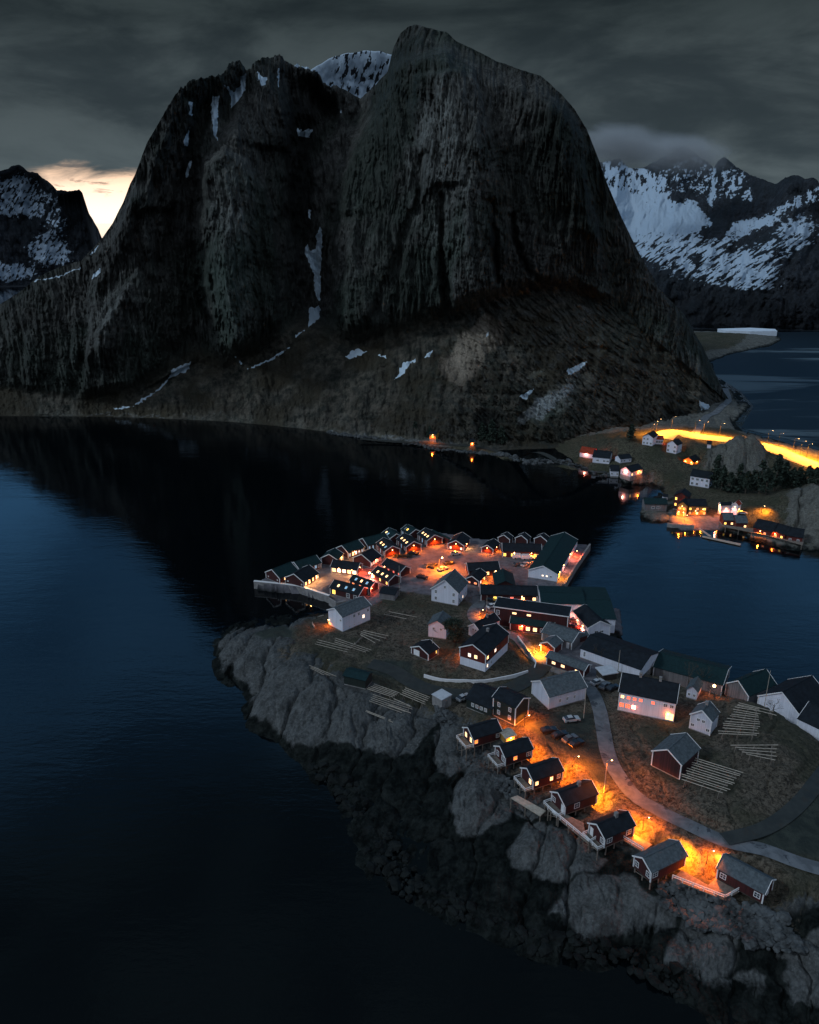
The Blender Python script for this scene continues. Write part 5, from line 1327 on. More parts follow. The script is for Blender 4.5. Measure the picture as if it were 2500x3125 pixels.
GR_ISL = ground_material('island_ground', (.082, .090, .092), (.066, .058, .046), 1.9)
GR_FAR = ground_material('far_ground', (.12, .125, .115), (.050, .049, .036), 1.0)
CG = crop(1200, 2500, 1.3269)
build_ground(ISL, 'ground', 'rocky headland with pale slabs, dead grass and a dark tidal fringe', (560, 3400), (1565, 3330), 3.2, GR_ISL,
             [[(900, 1925), (960, 1890), (1060, 1840), (1300, 1800), (1500, 1850), (1780, 1960), (1990, 2060), (2600, 2200), (3300, 2700), (3300, 2950), (2700, 2800), (2450, 2760), (2250, 2760), (2060, 2700), (1930, 2600), (1800, 2500),
               (1640, 2400), (1560, 2300), (1480, 2230), (1400, 2180), (1330, 2200), (1250, 2150), (1150, 2120), (1050, 2060), (950, 2010), (860, 1980)]],
             [[(770, 1781), (1010, 1818), (1120, 1860), (1200, 1800), (1290, 1812), (1420, 1830), (1500, 1870), (1640, 1830), (1760, 1835), (1890, 1850), (1905, 1930), (1700, 1950), (1650, 1900), (1640, 1800), (1730, 1785), (1810, 1660), (1800, 1645), (1300, 1610), (1100, 1660), (790, 1762)],
              [(1640, 2010), (1720, 1950), (1850, 1960), (1900, 2010), (1800, 2090), (1740, 2060)]],
             [[(1110, 2025), (1180, 2010), (1255, 2020), (1262, 2060), (1200, 2075), (1130, 2050)], [(1690, 2180), (1810, 2172), (1838, 2300), (1850, 2400), (1800, 2370), (1740, 2300), (1640, 2250), (1600, 2210)],
              [(2230, 2570), (2330, 2520), (2420, 2450), (2500, 2380), (2700, 2400), (2700, 2660), (2480, 2620), (2330, 2588)], [(780, 1930), (860, 1908), (900, 1925), (890, 1948), (810, 1950)]],
             1.0, bare=[[(600, 1880), (1400, 1880), (1400, 2180), (1330, 2200), (1300, 2250), (1255, 2308), (1150, 2300), (1060, 2290), (960, 2262), (870, 2282), (810, 2225), (770, 2180), (745, 2140), (700, 2075), (640, 2060)],
                        [(1330, 2180), (1560, 2200), (1560, 2360), (1470, 2330), (1400, 2330), (1340, 2290)], [(1352, 2290), (1420, 2280), (1440, 2320), (1380, 2368)],
                        [c5(*p) for p in ((230, 680), (400, 640), (540, 820), (660, 990), (560, 1180), (330, 1290), (180, 1210), (60, 1060), (100, 900))],
                        [c5(*p) for p in ((740, 1180), (960, 1190), (1300, 1390), (1440, 1500), (1330, 1600), (1020, 1725), (650, 1550), (620, 1430))],
                        [c5(*p) for p in ((640, 930), (900, 1000), (900, 1120), (700, 1120))]] + [[CG(*p) for p in q] for q in (
                            ((640, 400), (720, 260), (850, 230), (980, 240), (1010, 330), (1130, 380), (1130, 425), (1000, 460), (870, 478), (740, 460)),
                            ((1090, 580), (1180, 400), (1230, 405), (1400, 450), (1390, 560), (1310, 640), (1230, 665), (1130, 615)),
                            ((1310, 665), (1400, 620), (1500, 650), (1480, 725), (1400, 735)), ((1570, 560), (1640, 490), (1800, 440), (1800, 850), (1640, 740)), ((1480, 470), (1560, 400), (1600, 480), (1540, 560)))])
build_ground(FAR, 'ground', 'far shore with stony beach, knolls and fields', (940, 2920), (1140, 1770), 3.0, GR_FAR,
             [[(1300, 1372), (1600, 1405), (1800, 1440), (1900, 1450), (2020, 1470), (2060, 1560), (2200, 1580), (2480, 1660), (2900, 1700), (2900, 1450), (2400, 1375), (2240, 1310), (2000, 1310), (1500, 1345)]],
             [[(2040, 1580), (2110, 1570), (2200, 1580), (2210, 1615), (2080, 1618)]], [], .45,
             rocky_polys=[[(2140, 1440), (2160, 1375), (2220, 1335), (2310, 1335), (2345, 1390), (2350, 1440), (2260, 1462)], [(2390, 1640), (2400, 1510), (2470, 1470), (2700, 1450), (2700, 1700)]], soft=8)


# ------------------------------------------------------------------ loose stones
def rocks_mesh(T, name, label, polypx, n, smin, smax, mat, seed):
    r = random.Random(seed); mb = MB()
    pl = [tuple(T.at(*p)[:2]) for p in polypx]
    xs = [p[0] for p in pl]; ys = [p[1] for p in pl]; k = 0
    base = bmesh.new(); bmesh.ops.create_icosphere(base, subdivisions=1, radius=1); bv = [v.co.copy() for v in base.verts]; bf = [[v.index for v in f.verts] for f in base.faces]; base.free()
    while k < n:
        x = r.uniform(min(xs), max(xs)); y = r.uniform(min(ys), max(ys))
        if not bool(inpoly(np.array([x]), np.array([y]), pl)[0]): continue
        k += 1; z = T.h(x, y); s = r.uniform(smin, smax) * (1 if r.random() < .8 else 1.6)
        sc = Vector((s * r.uniform(.7, 1.3), s * r.uniform(.7, 1.3), s * r.uniform(.45, .8))); rot = Matrix.Rotation(r.uniform(0, 6.3), 3, 'Z') @ Matrix.Rotation(r.uniform(-.5, .5), 3, 'X')
        i0 = len(mb.v)
        for v in bv:
            q = Vector((v.x * sc.x, v.y * sc.y, v.z * sc.z)) * r.uniform(.75, 1.15); q = rot @ q; mb.v.append((x + q.x, y + q.y, z + q.z + s * .15))
        for f in bf: mb.f.append(tuple(i0 + i for i in f)); mb.m.append(0)
    o = mb.build(name, mat); tag(o, label, kind='stuff'); return o


WM_ = simple('weedy_stone', (.0075, .010, .010), .9, .7, .3)
SM = simple('loose_stone', (.060, .068, .072), .9, .75, .22)
rocks_mesh(ISL, 'rubble', 'slope of blasted boulders under the concrete box', [(1330, 2155), (1375, 2175), (1440, 2210), (1480, 2250), (1500, 2330), (1420, 2340), (1350, 2260), (1325, 2200)], 420, .35, 1.0, SM, 1)
rocks_mesh(ISL, 'rubble', 'boulders strewn between the cabin stilts', [(1480, 2330), (1560, 2380), (1640, 2450), (1600, 2480), (1540, 2430), (1480, 2380)], 160, .3, .9, SM, 2)
rocks_mesh(ISL, 'rubble', 'rounded boulders below the last cabins', [(2010, 2690), (2120, 2700), (2240, 2750), (2400, 2800), (2460, 2900), (2300, 2890), (2120, 2830), (2020, 2760)], 700, .3, 1.0, SM, 3)
rocks_mesh(FAR, 'rubble', 'stony beach along the far shore', [(1000, 1324), (1300, 1366), (1600, 1420), (1880, 1455), (1880, 1440), (1600, 1405), (1300, 1352), (1000, 1314)], 700, .4, 1.2, SM, 4)


rocks_mesh(ISL, 'rubble', 'dark weed covered boulders along the near waterline', [(900, 2320), (1000, 2400), (1090, 2500), (1120, 2640), (1240, 2740), (1450, 2830), (1640, 2920), (1900, 2950), (2100, 3060), (2150, 3000), (1900, 2890), (1640, 2840), (1480, 2780), (1300, 2700), (1200, 2560), (1100, 2400), (980, 2320)], 420, .3, 1.2, WM_, 5)


# ------------------------------------------------------------------ walls, quays, decks
def poly_wall(name, label, cat, T, f, pts, h, th, mat, z=None, low=-1.5, cap=None, group=None):
    w3 = [T.at(*f(*p)) if z is None else P(*f(*p), z) for p in pts]
    c = sum(w3, Vector()) / len(w3)
    root = empty(name, (c.x, c.y, c.z)); tag(root, label, cat, group)
    path = smooth_path([(p.x, p.y) for p in w3], 3) if z is None and len(pts) > 2 else [Vector((p.x, p.y)) for p in w3]
    zz = [(T.h(p.x, p.y) if z is None else z) for p in path]
    mb = MB()
    for i in range(len(path) - 1):
        a, b = path[i], path[i + 1]; d = (b - a).normalized(); n = Vector((-d.y, d.x)) * th / 2; e = d * .02
        v = []
        for p, q in ((a - e, zz[i]), (b + e, zz[i + 1])):
            for sg in (-1, 1):
                for k in (low, h): v.append((p.x + n.x * sg - c.x, p.y + n.y * sg - c.y, q + k - c.z))
        i0 = len(mb.v); mb.v += v
        for q in ((0, 1, 3, 2), (4, 6, 7, 5), (0, 4, 5, 1), (2, 3, 7, 6), (1, 5, 7, 3)): mb.f.append(tuple(i0 + k for k in q)); mb.m.append(0)
    mb.build('wall', mat, root)
    if cap:
        mb = MB()
        for i in range(len(path) - 1):
            a, b = path[i], path[i + 1]; mb.beam((a.x - c.x, a.y - c.y, zz[i] + h + .08 - c.z), (b.x - c.x, b.y - c.y, zz[i + 1] + h + .08 - c.z), th + .25, .2)
        mb.build('coping', cap, root)
    return root


GW = M['trim']
poly_wall('garden_wall', 'long curved white wall round the lawn of the red and white house', 'wall', ISL, c4, [(725, 530), (815, 555), (905, 568), (1110, 574), (1250, 562), (1400, 532), (1505, 500)], .85, .35, GW)
poly_wall('garden_wall', 'short white wall at the upper right corner of the lawn', 'wall', ISL, c4, [(1430, 235), (1500, 330), (1548, 400), (1566, 430), (1556, 468)], .7, .3, GW)
poly_wall('quay_wall', 'timber faced concrete quay wall along the western basin', 'quay', ISL, d1, [(30, 722), (500, 768), (790, 806), (1268, 962)], .12, .7, M['concrete'], z=3.0, low=-4.0, cap=M['trim'])
poly_wall('quay_wall', 'grey concrete wall under the cabin with the square yellow window', 'quay', ISL, c1, [(800, 862), (870, 905), (960, 890)], .1, .6, M['concrete'], z=2.9, low=-4.0)
poly_wall('quay_wall', 'eastern quay edge beside the long hall', 'quay', ISL, s0, [(1722, 1782), (1758, 1722), (1801, 1660)], .12, .7, M['concrete'], z=3.0, low=-4.0)
poly_wall('retaining_wall', 'curving kerb lit orange at the gable of the white longhouse', 'wall', ISL, c1, [(745, 1040), (680, 1060), (645, 1090), (640, 1120), (660, 1145)], .7, .3, M['palewood'])
poly_wall('quay_wall', 'stone quay under the pink waterfront house', 'quay', FAR, d5, [(660, 715), (770, 745), (840, 722)], .1, .8, M['concrete'], z=2.2, low=-3.5)
poly_wall('quay_wall', 'pale concrete pier head in front of the glowing orange house', 'quay', FAR, d6, [(300, 420), (350, 428), (470, 436), (550, 440)], .1, 1.0, M['concrete'], z=1.8, low=-3)


def deck(label, T, f, pts, z, rails=(), mat='wood', stilt=True, name='boardwalk', cat='boardwalk', lit=None, gap=3.0):
    w3 = [P(*f(*p), z) for p in pts]; c = sum(w3, Vector()) / len(w3)
    root = empty(name, c); tag(root, label, cat)
    q = [p - c for p in w3]
    mb = MB(); mb.poly([(p.x, p.y, 0) for p in q]); mb.poly([(p.x, p.y, -.25) for p in q][::-1]); n = len(q)
    for i in range(n):
        a, b = q[i], q[(i + 1) % n]; mb.poly([(a.x, a.y, -.25), (b.x, b.y, -.25), (b.x, b.y, 0), (a.x, a.y, 0)])
    mb.build('platform', M[mat], root)
    for (i, j) in rails:
        a, b = q[i], q[j]; mb = MB()
        for hh in (1.1, .65): mb.beam((a.x, a.y, hh), (b.x, b.y, hh), .12, .2 if hh > 1 else .1)
        k = max(1, int((a - b).length / 1.8))
        for m_ in range(k + 1):
            p = a.lerp(b, m_ / k); mb.beam((p.x, p.y, 0), (p.x, p.y, 1.15), .12)
        mb.build('railing', M['trim'], root)
    if stilt:
        for i in range(n):
            a, b = q[i], q[(i + 1) % n]; k = max(1, int((a - b).length / gap))
            for m_ in range(k):
                p = a.lerp(b, m_ / k); gh = T.h(p.x + c.x, p.y + c.y) - z - .8
                if T is FAR: gh = min(gh, -3)
                if gh < -.6:
                    mb = MB(); mb.beam((p.x * .98, p.y * .98, -.2), (p.x * .98, p.y * .98, gh), .25); mb.build('stilt', M['wood'], root)
    return root


deck('raised deck with a long white railing between the fourth and fifth stilt cabins', ISL, c5, [(925, 1065), (1060, 1095), (1240, 1180), (1250, 1250), (1345, 1335), (1290, 1370), (1205, 1300)], 8.8, [(0, 6), (6, 5), (5, 4)])
deck('narrow deck with white rail between the fifth and sixth stilt cabins', ISL, c6, [(235, 885), (330, 850), (470, 930), (400, 985)], 8.8, [(0, 3)])
deck('angled terrace with a white railing between the two grey roofed stilt cabins', ISL, c6, [(620, 1190), (690, 1120), (890, 1235), (985, 1150), (1120, 1285), (1015, 1345)], 8.4, [(0, 5), (5, 4)])
deck('grey ramp leading up to the fourth stilt cabin', ISL, c5, [(600, 960), (660, 940), (910, 1075), (860, 1120)], 7.2, mat='palewood')
deck('floating pontoon lying off the far pier', FAR, c7, [(955, 936), (1212, 990), (1205, 1000), (958, 946)], .5, mat='palewood', stilt=False, name='pontoon', cat='pontoon')
deck('sloping gangway down to the floating pontoon', FAR, c7, [(930, 888), (942, 888), (1018, 940), (1004, 942)], 1.2, mat='palewood', stilt=False, name='gangway', cat='gangway')
deck('long timber jetty carrying the far stilt houses', FAR, d6, [(780, 430), (1110, 470), (1290, 510), (1590, 570), (1570, 625), (1250, 540), (1090, 505), (840, 455)], 2.6, gap=5, name='jetty', cat='jetty')


# ------------------------------------------------------------------ drying racks
def rack(label, f, A, B, C, D, n, h=2.0, skip=(), rad=.11, T=ISL, jit=.02):
    """n parallel poles from edge A-D to edge B-C, on trestles"""
    r = random.Random(len(label))
    def up(p):
        q = T.at(*f(*p)); return Vector((q.x, q.y, q.z + h))
    # corners are where the poles are seen, i.e. at height h above ground
    def corner(p):
        z = 5.0
        for _ in range(10):
            q = P(*f(*p), z); z = z * .4 + .6 * (max(.5, T.h(q.x, q.y)) + h)
        return P(*f(*p), z)
    a, b, c, d = map(corner, (A, B, C, D)); o = (a + b + c + d) / 4
    root = empty('drying_rack', (o.x, o.y, o.z - h)); tag(root, label, 'drying rack')
    off = Vector((o.x, o.y, o.z - h))
    for i in range(n):
        if i in skip: continue
        k = i / max(1, n - 1)
        p = a.lerp(d, k + r.uniform(-jit, jit)) - off; q = b.lerp(c, k + r.uniform(-jit, jit)) - off
        ext = (q - p) * r.uniform(-.05, .05)
        mb = MB(); mb.tube(p - ext, q + ext, rad, rad * .8, 6); mb.build('pole', M['palewood'], root)
    for e in (.12, .5, .88):
        p = a.lerp(b, e) - off; q = d.lerp(c, e) - off
        mb = MB(); mb.tube(p - Vector((0, 0, .2)), q - Vector((0, 0, .2)), .08, .08, 6)
        m_ = max(2, int((p - q).length / 4)) if n > 1 else 1
        for j in range(m_ + 1):
            s_ = p.lerp(q, j / m_); mb.tube(s_ - Vector((0, 0, .1)), s_ - Vector((.5, .3, h + 1.2)), .07, .07, 6); mb.tube(s_ - Vector((0, 0, .1)), s_ - Vector((-.5, -.3, h + 1.2)), .07, .07, 6)
        mb.build('trestle', M['wood'], root)
    return root


rack('large stockfish drying rack with many pale poles on the right hill', c3, (1185, 800), (1335, 830), (1320, 1000), (1060, 985), 13)
rack('lower end of the hill drying rack with four long poles', c6, (1060, 182), (1415, 182), (1395, 292), (1180, 250), 5)
rack('drying rack frame round the top of the hill by the tall pole', c3, (1190, 785), (1430, 845), (1450, 870), (1180, 800), 2)
rack('smaller drying rack running from the barn towards the knoll', c6, (805, 285), (1140, 382), (1015, 545), (680, 432), 11)
rack('rack of long poles beside the dark green shed', c4, (340, 582), (550, 655), (490, 682), (300, 622), 5, h=1.2)
rack('rack of poles stretching from the shed rack towards the concrete box', c4, (590, 615), (765, 682), (730, 735), (550, 660), 5, h=1.2)
rack('pair of grey poles low on the rock slope', c4, (490, 692), (628, 752), (625, 802), (460, 742), 2, h=1.0)
rack('grey weathered poles between the shed rack and the boulder slope', c4, (330, 660), (640, 760), (560, 800), (250, 690), 5, h=1.0, rad=.08)
rack('faint poles crossing the bare rock above the dark shed', c8, (830, 560), (1050, 650), (960, 640), (820, 570), 3, h=.6, rad=.08)
rack('long grey poles in the grass left of the garage', c4, (60, 240), (330, 330), (300, 350), (40, 265), 3, h=.8, rad=.08)
rack('long single pole line across the pale slabs', c4, (130, 722), (490, 862), (480, 868), (125, 728), 2, h=.8)
rack('small rack of poles in the grass in front of the white longhouse', c1, (1120, 1172), (1370, 1225), (1240, 1290), (1100, 1215), 4, h=1.2)
rack('leaning poles left of the small grass rack', c1, (1110, 1222), (1120, 1230), (1050, 1300), (1040, 1294), 2, h=.8)
rack('two pale poles lying behind the white longhouse', c1, (1370, 992), (1640, 1045), (1540, 1062), (1320, 1017), 2, h=.8)
rack('thin weathered poles in the dead grass of the headland', c1, (690, 1262), (1010, 1342), (980, 1380), (660, 1300), 3, h=.6, rad=.08)


# ------------------------------------------------------------------ vehicles
def car(label, f, a, b, col, kind='car', T=ISL, group='cars parked in the village'):
    p = T.at(*f(*a)); q = T.at(*f(*b)); c = (p + q) / 2; d = (q - p)
    van = kind == 'van'
    L = 5.4 if van else 4.5; W = 1.95 if van else 1.8; H = 2.2 if van else 1.5
    root = empty('parked_' + kind, (c.x, c.y, max(p.z, q.z, T.h(c.x, c.y)) + .1), math.atan2(d.y, d.x)); tag(root, label, kind, group)
    key = (kind, col)
    def prof(pts, w0, w1, mb, mi=0):
        A = [(x, -w(z), z) for (x, z), w in ((pt, (lambda z: w0 + (w1 - w0) * max(0, (z - .9) / .7))) for pt in pts)]
        B = [(x, -y, z) for x, y, z in A]
        mb.poly(A, mi); mb.poly(B[::-1], mi)
        for i in range(len(A)):
            j = (i + 1) % len(A); mb.poly([A[i], B[i], B[j], A[j]], mi)
    h = L / 2
    low = [(-h, .35), (h, .35), (h, .68), (h - .12, .86), (h * .46, 1.0), (-h + .1, 1.02), (-h, .8)]
    mb = MB(); prof(low, W / 2, W / 2, mb)
    if van: top = [(h * .55, 1.0), (h * .32, H * .9), (h * .2, H), (-h + .12, H), (-h + .05, 1.0)]
    else: top = [(h * .42, 1.0), (h * .08, H - .08), (-.1, H), (-h * .55, H - .03), (-h * .86, 1.02)]
    mb2 = MB(); prof(top, W / 2 - .04, W / 2 - .24, mb2)
    inst('body', mesh_of(('cb',) + key, mb, 'body', M['paint_' + col]), root, (0, 0, 0), 0)
    inst('cabin', mesh_of(('cc',) + key, mb2, 'cabin', M['paint_' + col] if van else M['glass']), root, (0, 0, 0), 0)
    if not van:
        mb = MB(); mb.box(-h * .52, h * .06, -W / 2 + .26, W / 2 - .26, H - .06, H + .02); inst('roof', mesh_of(('cr',) + key, mb, 'roof', M['paint_' + col]), root, (0, 0, 0), 0)
    else:
        mb = MB(); mb.box(h * .3, h * .5, -W / 2 + .2, W / 2 - .2, 1.15, 1.75); inst('windscreen', mesh_of(('cw',) + key, mb, 'windscreen', M['glass']), root, (.05, 0, 0), 0)
    mb = MB(); mb.tube((0, -.11, 0), (0, .11, 0), .33, .33, 14)
    wm = mesh_of(('wheel',), mb, 'wheel', M['tyre'])
    for x in (-h * .62, h * .62):
        for y in (-W / 2 + .08, W / 2 - .08): inst('wheel', wm, root, (x, y, .33), 0)
    for y in (-.6, .6):
        mb = MB(); mb.box(h - .1, h + .02, y - .17, y + .17, .6, .74); inst('headlight', mesh_of(('hl', y, L), mb, 'headlight', M['trim']), root, (0, 0, 0), 0)
    return root


CARS = [('black car at the left end of the row above the cabins', c5, (860, 400), (1010, 378), 'black'), ('black estate second in the dark row of cars', c5, (960, 448), (1100, 412), 'black'),
        ('dark grey car third in the dark row of cars', c5, (1050, 492), (1185, 440), 'grey'), ('black car at the right end of the row nearest the road', c5, (1105, 535), (1240, 482), 'black'),
        ('silver car parked alone below the white house with grey roof', c5, (1065, 300), (1200, 290), 'silver'), ('silver car behind the large white house', c3, (240, 672), (290, 655), 'silver'),
        ('dark green grey car beside the silver one behind the large white house', c3, (290, 705), (335, 670), 'grey'), ('black car last in the row by the white carport', c3, (335, 715), (400, 690), 'black'),
        ('silver estate parked on the village square', c2, (365, 515), (440, 492), 'silver'), ('black off-road car with chrome on the village square', c2, (252, 492), (310, 462), 'grey'),
        ('second dark car close behind the off-road car', c2, (300, 500), (355, 460), 'black'), ('dark car in the orange light of the square', c2, (405, 468), (490, 452), 'black'),
        ('pale car in front of the easternmost lamp lit gable', c2, (475, 384), (540, 378), 'silver'), ('dark car among the shrubs of the lamp row', c2, (135, 375), (195, 382), 'black'),
        ('black car beside the crossed board cabin', c2, (180, 560), (290, 585), 'black'), ('dark car in the lane by the house with yellow windows', c2, (775, 752), (818, 762), 'black'),
        ('white car half hidden behind the flat roofed house', c2, (780, 815), (825, 800), 'white'), ('silver car by the dark low building', c4, (1000, 712), (1045, 690), 'silver'),
        ('dark car in the court beside the long hall', d3, (755, 512), (830, 495), 'grey'), ('amber lit car in the court beside the long hall', d3, (845, 520), (900, 490), 'silver'), ('red lit car in the yard of the flat roofed house', d4, (1060, 470), (1180, 500), 'red'), ('blue car deeper in the red lit yard', d4, (1080, 400), (1160, 420), 'blue'),
        ('pale car on the far quay before the pink house', d6, (975, 342), (1030, 338), 'silver')]
for i, (l, f, a, b, c) in enumerate(CARS):
    car(l, f, a, b, c, T=FAR if i == len(CARS) - 1 else ISL)
car('white van in the lit court of the row house', d3, (760, 430), (850, 425), 'white', 'van', group=None)
car('white van beside the first one in the lit court', d3, (860, 440), (940, 435), 'white', 'van', group=None)


# ------------------------------------------------------------------ lamp posts, poles
def post(label, f, p, h, name='pole', cat='pole', lamp=None, r=.11, T=ISL, arm=0.9, mat='palewood', group=None, bulb=.16):
    q = T.at(*f(*p)) if not isinstance(p, Vector) else p
    root = empty(name, q); tag(root, label, cat, group)
    mb = MB(); mb.tube((0, 0, -.6), (0, 0, h), r, r * .6, 8); mb.build('mast', M[mat], root)
    if lamp:
        mb = MB(); mb.tube((0, 0, h), (arm, 0, h + .25), .05, .05, 6); mb.box(arm - .1, arm + .45, -.13, .13, h + .18, h + .32); hd = mb.build('lamp_head', M['metal'], root)
        k = ('bulb', bulb)
        if k not in _cache:
            bm = bmesh.new(); bmesh.ops.create_icosphere(bm, subdivisions=2, radius=bulb); me = bpy.data.meshes.new('bulb'); bm.to_mesh(me); bm.free(); me.materials.append(M['bulb']); _cache[k] = me
        inst('bulb', _cache[k], hd, (arm + .18, 0, h + .1), 0)
        point((arm + .18, 0, h - .25), lamp[0], lamp[1], .25, root, 152)
    return root


def on(path, zs, t):
    i = int(t * (len(path) - 1)); p = path[i]; n_ = (path[min(i + 1, len(path) - 1)] - path[max(i - 1, 0)]).normalized()
    return Vector((p.x - n_.y * 7.2, p.y + n_.x * 7.2, zs[i]))


for t_, pw in ((.02, 16000), (.15, 42000), (.3, 42000), (.45, 42000), (.6, 42000), (.75, 42000), (.9, 42000)):
    post('sodium street lamp on the far slope road', c7, on(*fp1, t_), 8, 'street_lamp', 'street lamp', (pw * .7, 's'), T=FAR, group='street lamps of the far slope road', mat='darkwood', arm=2, bulb=.08)
for t_ in (.04, .15, .26, .37, .48, .59, .7, .82, .93):
    post('sodium street lamp along the causeway road', c7, on(*fp2, t_), 8, 'street_lamp', 'street lamp', (32000, 's'), T=FAR, group='street lamps of the causeway', mat='darkwood', arm=2, bulb=.08)
post('bright street lamp on the village square', s0, (1340, 1745), 6, 'street_lamp', 'street lamp', (22000, 'o'), mat='metal', arm=1.0, bulb=.3)
post('lamp lighting the red lane between the quay cabins', s0, (1120, 1772), 3.2, 'street_lamp', 'street lamp', (3000, 'r'), mat='metal', bulb=.35)
post('tall flagpole at the edge of the village square', c1, (1470, 835), 12)
post('short pole by the front quay cabins', c1, (1280, 850), 5)
post('utility pole at the bend below the white house with grey roof', c5, (1240, 262), 9)
post('street lamp post behind the fourth stilt cabin', c5, (1420, 900), 8.5, 'street_lamp', 'street lamp', (5000, 'o'))
post('tall pale mast on the rack hill', c3, (1362, 822), 12)
post('pole against the wall of the white fish hall', c3, (402, 572), 7)
post('utility pole standing in the lane', c2, (757, 832), 6)
post('yard lamp blazing through bare bushes', c3, (1000, 748), 3.6, 'street_lamp', 'street lamp', (900, 'o'), bulb=.4)
post('pole in front of the little garage', c2, (318, 1180), 5.5)
post('lamp on the orange lit yard below the lane', d4, (640, 800), 3.0, 'street_lamp', 'street lamp', (7000, 'y'), mat='metal')
post('low lamp washing the lane before the dark gabled house', c2, (700, 880), 2.6, 'street_lamp', 'street lamp', (1800, 'o'), mat='metal')
post('lamp over the path to the topmost stilt cabins', c5, (720, 330), 3.2, 'street_lamp', 'street lamp', (4500, 'o'), mat='darkwood')
post('lamp over the grass behind the third stilt cabin', c5, (1150, 690), 3.0, 'street_lamp', 'street lamp', (4500, 'o'), mat='darkwood')
post('lamp beside the terrace of the grey roofed cabins', c6, (880, 1060), 2.8, 'street_lamp', 'street lamp', (5000, 'o'), mat='darkwood')
post('lamp by the garden of the fifth stilt cabin', c6, (400, 800), 2.6, 'street_lamp', 'street lamp', (3000, 'o'), mat='darkwood')
post('lamp at the top of the far amber slope', d6, (1180, 330), 3.6, 'street_lamp', 'street lamp', (7000, 'y'), mat='darkwood', T=FAR)
post('lamp on the pale far pier head', d6, (455, 415), 3.6, 'street_lamp', 'street lamp', (4000, 'o'), mat='metal', T=FAR)
post('quay lamp beyond the long hall, farther out', d3, (1385, 420), 3.0, 'street_lamp', 'street lamp', (3000, 'r'), mat='metal')

# concrete box
q = ISL.at(*c4(858, 738)); root = empty('transformer_box', q, .75); tag(root, 'pale cubic transformer box above the boulder slope', 'transformer box')
mb = MB(); mb.box(-1.9, 1.9, -1.9, 1.9, -1.5, 3.1); mb.build('housing', M['concrete'], root)
mb = MB(); mb.box(-2.05, 2.05, -2.05, 2.05, 3.1, 3.3); mb.build('lid', M['snowroof'], root)
mb = MB(); mb.box(-.5, .5, -1.98, -1.9, .1, 2.1); mb.build('door', M['metal'], root)
house('white topped carport beside the row of cars behind the large white house', 'carport', c3, 4, (395, 590), (305, 605), 2.4, 'darkwood', 'snowroof', flat=True, name='carport', trim='')


# ------------------------------------------------------------------ vegetation
def tree(label, f, p, h, w_, kind='dense', T=ISL, group=None, seed=0, n=900):
    r = random.Random(seed * 7 + int(h * 10)); q = T.at(*f(*p))
    root = empty({'fir': 'fir_tree', 'bare': 'bare_tree'}.get(kind, 'evergreen_tree'), q); tag(root, label, 'tree', group)
    tk = MB(); lean = Vector((r.uniform(-.3, .3), r.uniform(-.3, .3), 0))
    top = Vector((0, 0, h * (.95 if kind == 'fir' else .6))) + lean
    tk.tube((0, 0, -.5), top * .5, .03 * h + .04, .02 * h + .03, 7); tk.tube(top * .5, top, .02 * h + .03, .03, 7)
    if kind == 'bare':
        def br(a, d, l, rad, dep):
            b = a + d * l; tk.tube(a, b, rad, rad * .6, 5)
            if dep == 0: return
            for _ in range(3):
                nd = (d + Vector((r.uniform(-.8, .8), r.uniform(-.8, .8), r.uniform(-.1, .6)))).normalized(); br(b, nd, l * .68, rad * .6, dep - 1)
        for _ in range(6):
            br(top * r.uniform(.3, 1), Vector((r.uniform(-1, 1), r.uniform(-1, 1), r.uniform(.4, 1.2))).normalized(), h * .24, .05, 3)
        tk.build('trunk', M['bark'], root); return root
    for _ in range(9):
        z = r.uniform(.25, .8) * h; a = r.uniform(0, 6.3); l = w_ * .38 * (1.1 - z / h)
        tk.tube((0, 0, z * .9), (math.cos(a) * l, math.sin(a) * l, z), .06, .03, 5)
    tk.build('trunk', M['bark'], root)
    mb = MB(); cl = [(r.uniform(0, 6.3), r.random(), r.random()) for _ in range(26)]
    for i in range(n):
        a0, u0, v0 = cl[i % 26]
        if kind == 'fir':
            z = (.08 + .92 * (u0 * .9 + r.uniform(-.06, .1))) * h; z = min(max(z, .06 * h), h); rr = w_ / 2 * (1 - z / h) ** .8 * (.45 + .6 * abs(math.sin(z / h * 22))) * (.35 + .75 * v0)
            a = a0 + r.gauss(0, .5)
        else:
            th = math.acos(1 - 2 * (.1 + .88 * u0)); rr0 = (.45 + .55 * v0); rr = w_ / 2 * math.sin(th) * rr0; z = h * .55 + h * .45 * math.cos(th) * rr0; a = a0
        c = Vector((math.cos(a) * rr, math.sin(a) * rr, z)) + Vector((r.gauss(0, 1), r.gauss(0, 1), r.gauss(0, .8))) * w_ * (.04 if kind == 'fir' else .085)
        s = r.uniform(.16, .38) * (w_ / 6) ** .5 * (2.0 if kind == 'fir' else 1)
        d1_ = Vector((r.uniform(-1, 1), r.uniform(-1, 1), r.uniform(-.6, .6))).normalized(); d2_ = d1_.cross(Vector((r.uniform(-1, 1), r.uniform(-1, 1), r.uniform(-1, 1)))).normalized()
        mb.poly([c - d1_ * s, c + d2_ * s * .7, c + d1_ * s, c - d2_ * s * .7])
    mb.build('crown', M['leaf'], root)
    return root


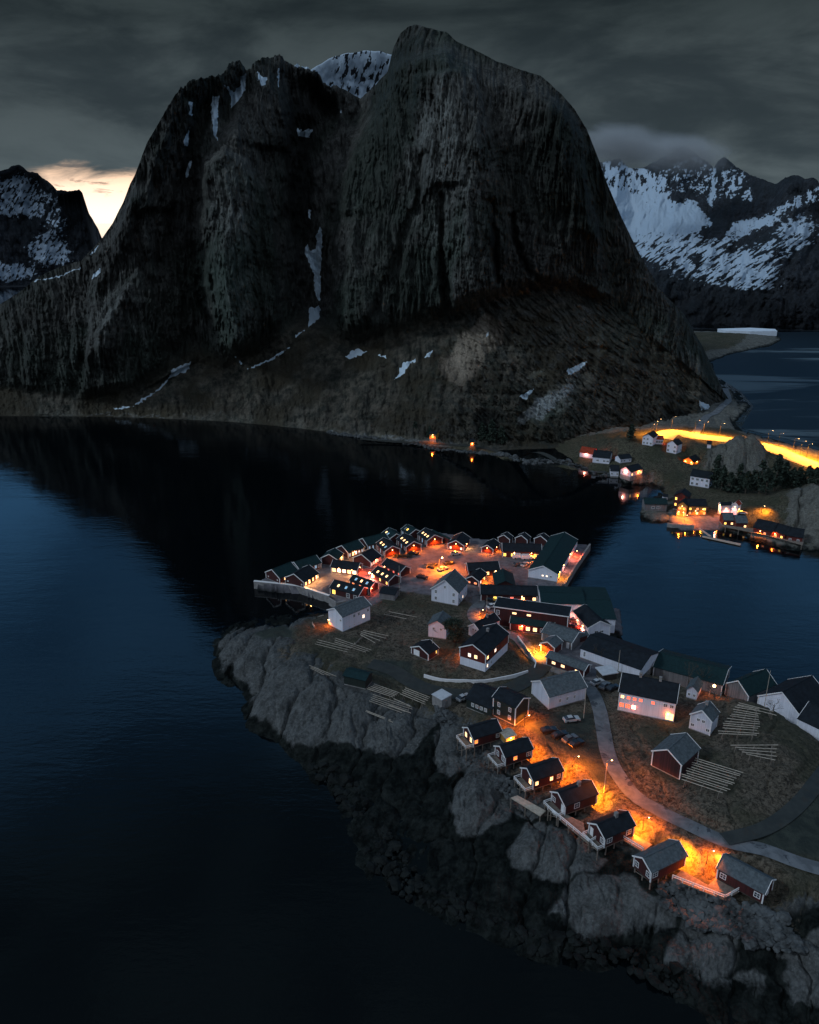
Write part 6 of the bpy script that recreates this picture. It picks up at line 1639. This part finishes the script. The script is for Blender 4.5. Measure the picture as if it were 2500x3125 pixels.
tree('round dark evergreen between the white gabled houses', c2, (495, 1075), 8.5, 6.4, 'dense', seed=1, n=2600)
for i, (f, p, h, w_) in enumerate([(c7, (1040, 620), 12, 7), (c7, (1080, 640), 9, 6), (c7, (1190, 650), 10, 7), (c7, (1240, 660), 8, 6), (c7, (1330, 660), 12, 7), (c7, (1370, 670), 9, 6), (c7, (1430, 640), 13, 7), (c7, (1480, 610), 11, 7),
                                   (c7, (1540, 620), 7, 7), (c7, (1590, 600), 6, 6), (c7, (1650, 600), 6.5, 7), (c7, (1700, 600), 6, 6), (c7, (1130, 650), 7, 6), (c7, (1280, 640), 7, 6)]):
    tree('dark fir in the belt behind the far harbour houses', f, p, h * 1.5, w_ * 1.35, 'fir', FAR, 'dark firs behind the far harbour', i + 3, 900)
for i, (x, y, h, w_, lab) in enumerate([(1268, 1335, 11, 8, 'bushy dark tree left of the orange hut under the cliff'), (1312, 1338, 8, 6, 'small dark tree touching the orange hut under the cliff'), (1470, 1352, 14, 9, 'tall dark fir right of the tiny lamp hut'), (1500, 1356, 16, 10, 'tallest dark fir on the shore under the cliff'),
                                       (1530, 1358, 13, 9, 'dark fir at the right end of the shoreline clump'), (1925, 1345, 10, 8, 'dark fir above the beach row on the far slope')]):
    tree(lab, s0, (x, y), h, w_, 'fir', FAR, None, i + 30, 700)
for i, (f, p, h) in enumerate([(c3, (860, 700), 8), (c3, (960, 690), 7), (c3, (1030, 780), 6), (c3, (1015, 960), 6), (c3, (780, 880), 4.5), (c2, (370, 1045), 4), (c2, (600, 790), 4), (c2, (560, 800), 3.5), (c3, (1420, 860), 5), (d4, (1420, 880), 5)]):
    tree(['tall bare tree behind the large white house', 'bare tree next to the pink lit cabin', 'bare tree beside the blazing yard lamp', 'bare shrub right of the small white house', 'bare shrub at the corner of the large white house', 'thin bare shrub before the narrow white house',
          'bare shrub at the corner of the tall white house', 'second bare shrub near the tall white house steps', 'bare shrub below the tall white boathouse', 'bare tree between the grey roofed house and the fish hall'][i], f, p, h, h * .8, 'bare', ISL, None, i + 50)
# hedge of clipped shrubs in front of the lamp gables
for i in range(7):
    tree('low yellow lit shrub in the bed before the lamp gables', c2, (15 + i * 21, 400 + (i % 2) * 5), 1.5, 2.2, 'dense', ISL, 'shrubs before the lamp gables', 80 + i, 160)

print('objects', len(bpy.data.objects))

build_ground(SPIT, 'ground', 'low grey spit running out into the icy fjord', (2040, 2410), (985, 1160), 2.5, GR_FAR, [[(2100, 1015), (2300, 1015), (2250, 1050), (2120, 1090)]], [], [], .2)
mb = MB(); A_ = [P(*p, 5.5) for p in ((2190, 1006), (2290, 1003), (2365, 1007), (2372, 1013), (2290, 1014), (2215, 1012))]
mb.poly([p + Vector((0, 0, 1.2)) for p in A_]); mb.poly([p - Vector((0, 0, 5)) for p in A_][::-1])
for i in range(6): j = (i + 1) % 6; mb.poly([A_[i] - Vector((0, 0, 5)), A_[j] - Vector((0, 0, 5)), A_[j] + Vector((0, 0, 1.2)), A_[i] + Vector((0, 0, 1.2))])
o = mb.build('snow_bank', simple('old_snow', (.62, .72, .82), .8, .1, .2)); tag(o, 'strip of snow lying on the grey spit', kind='structure')
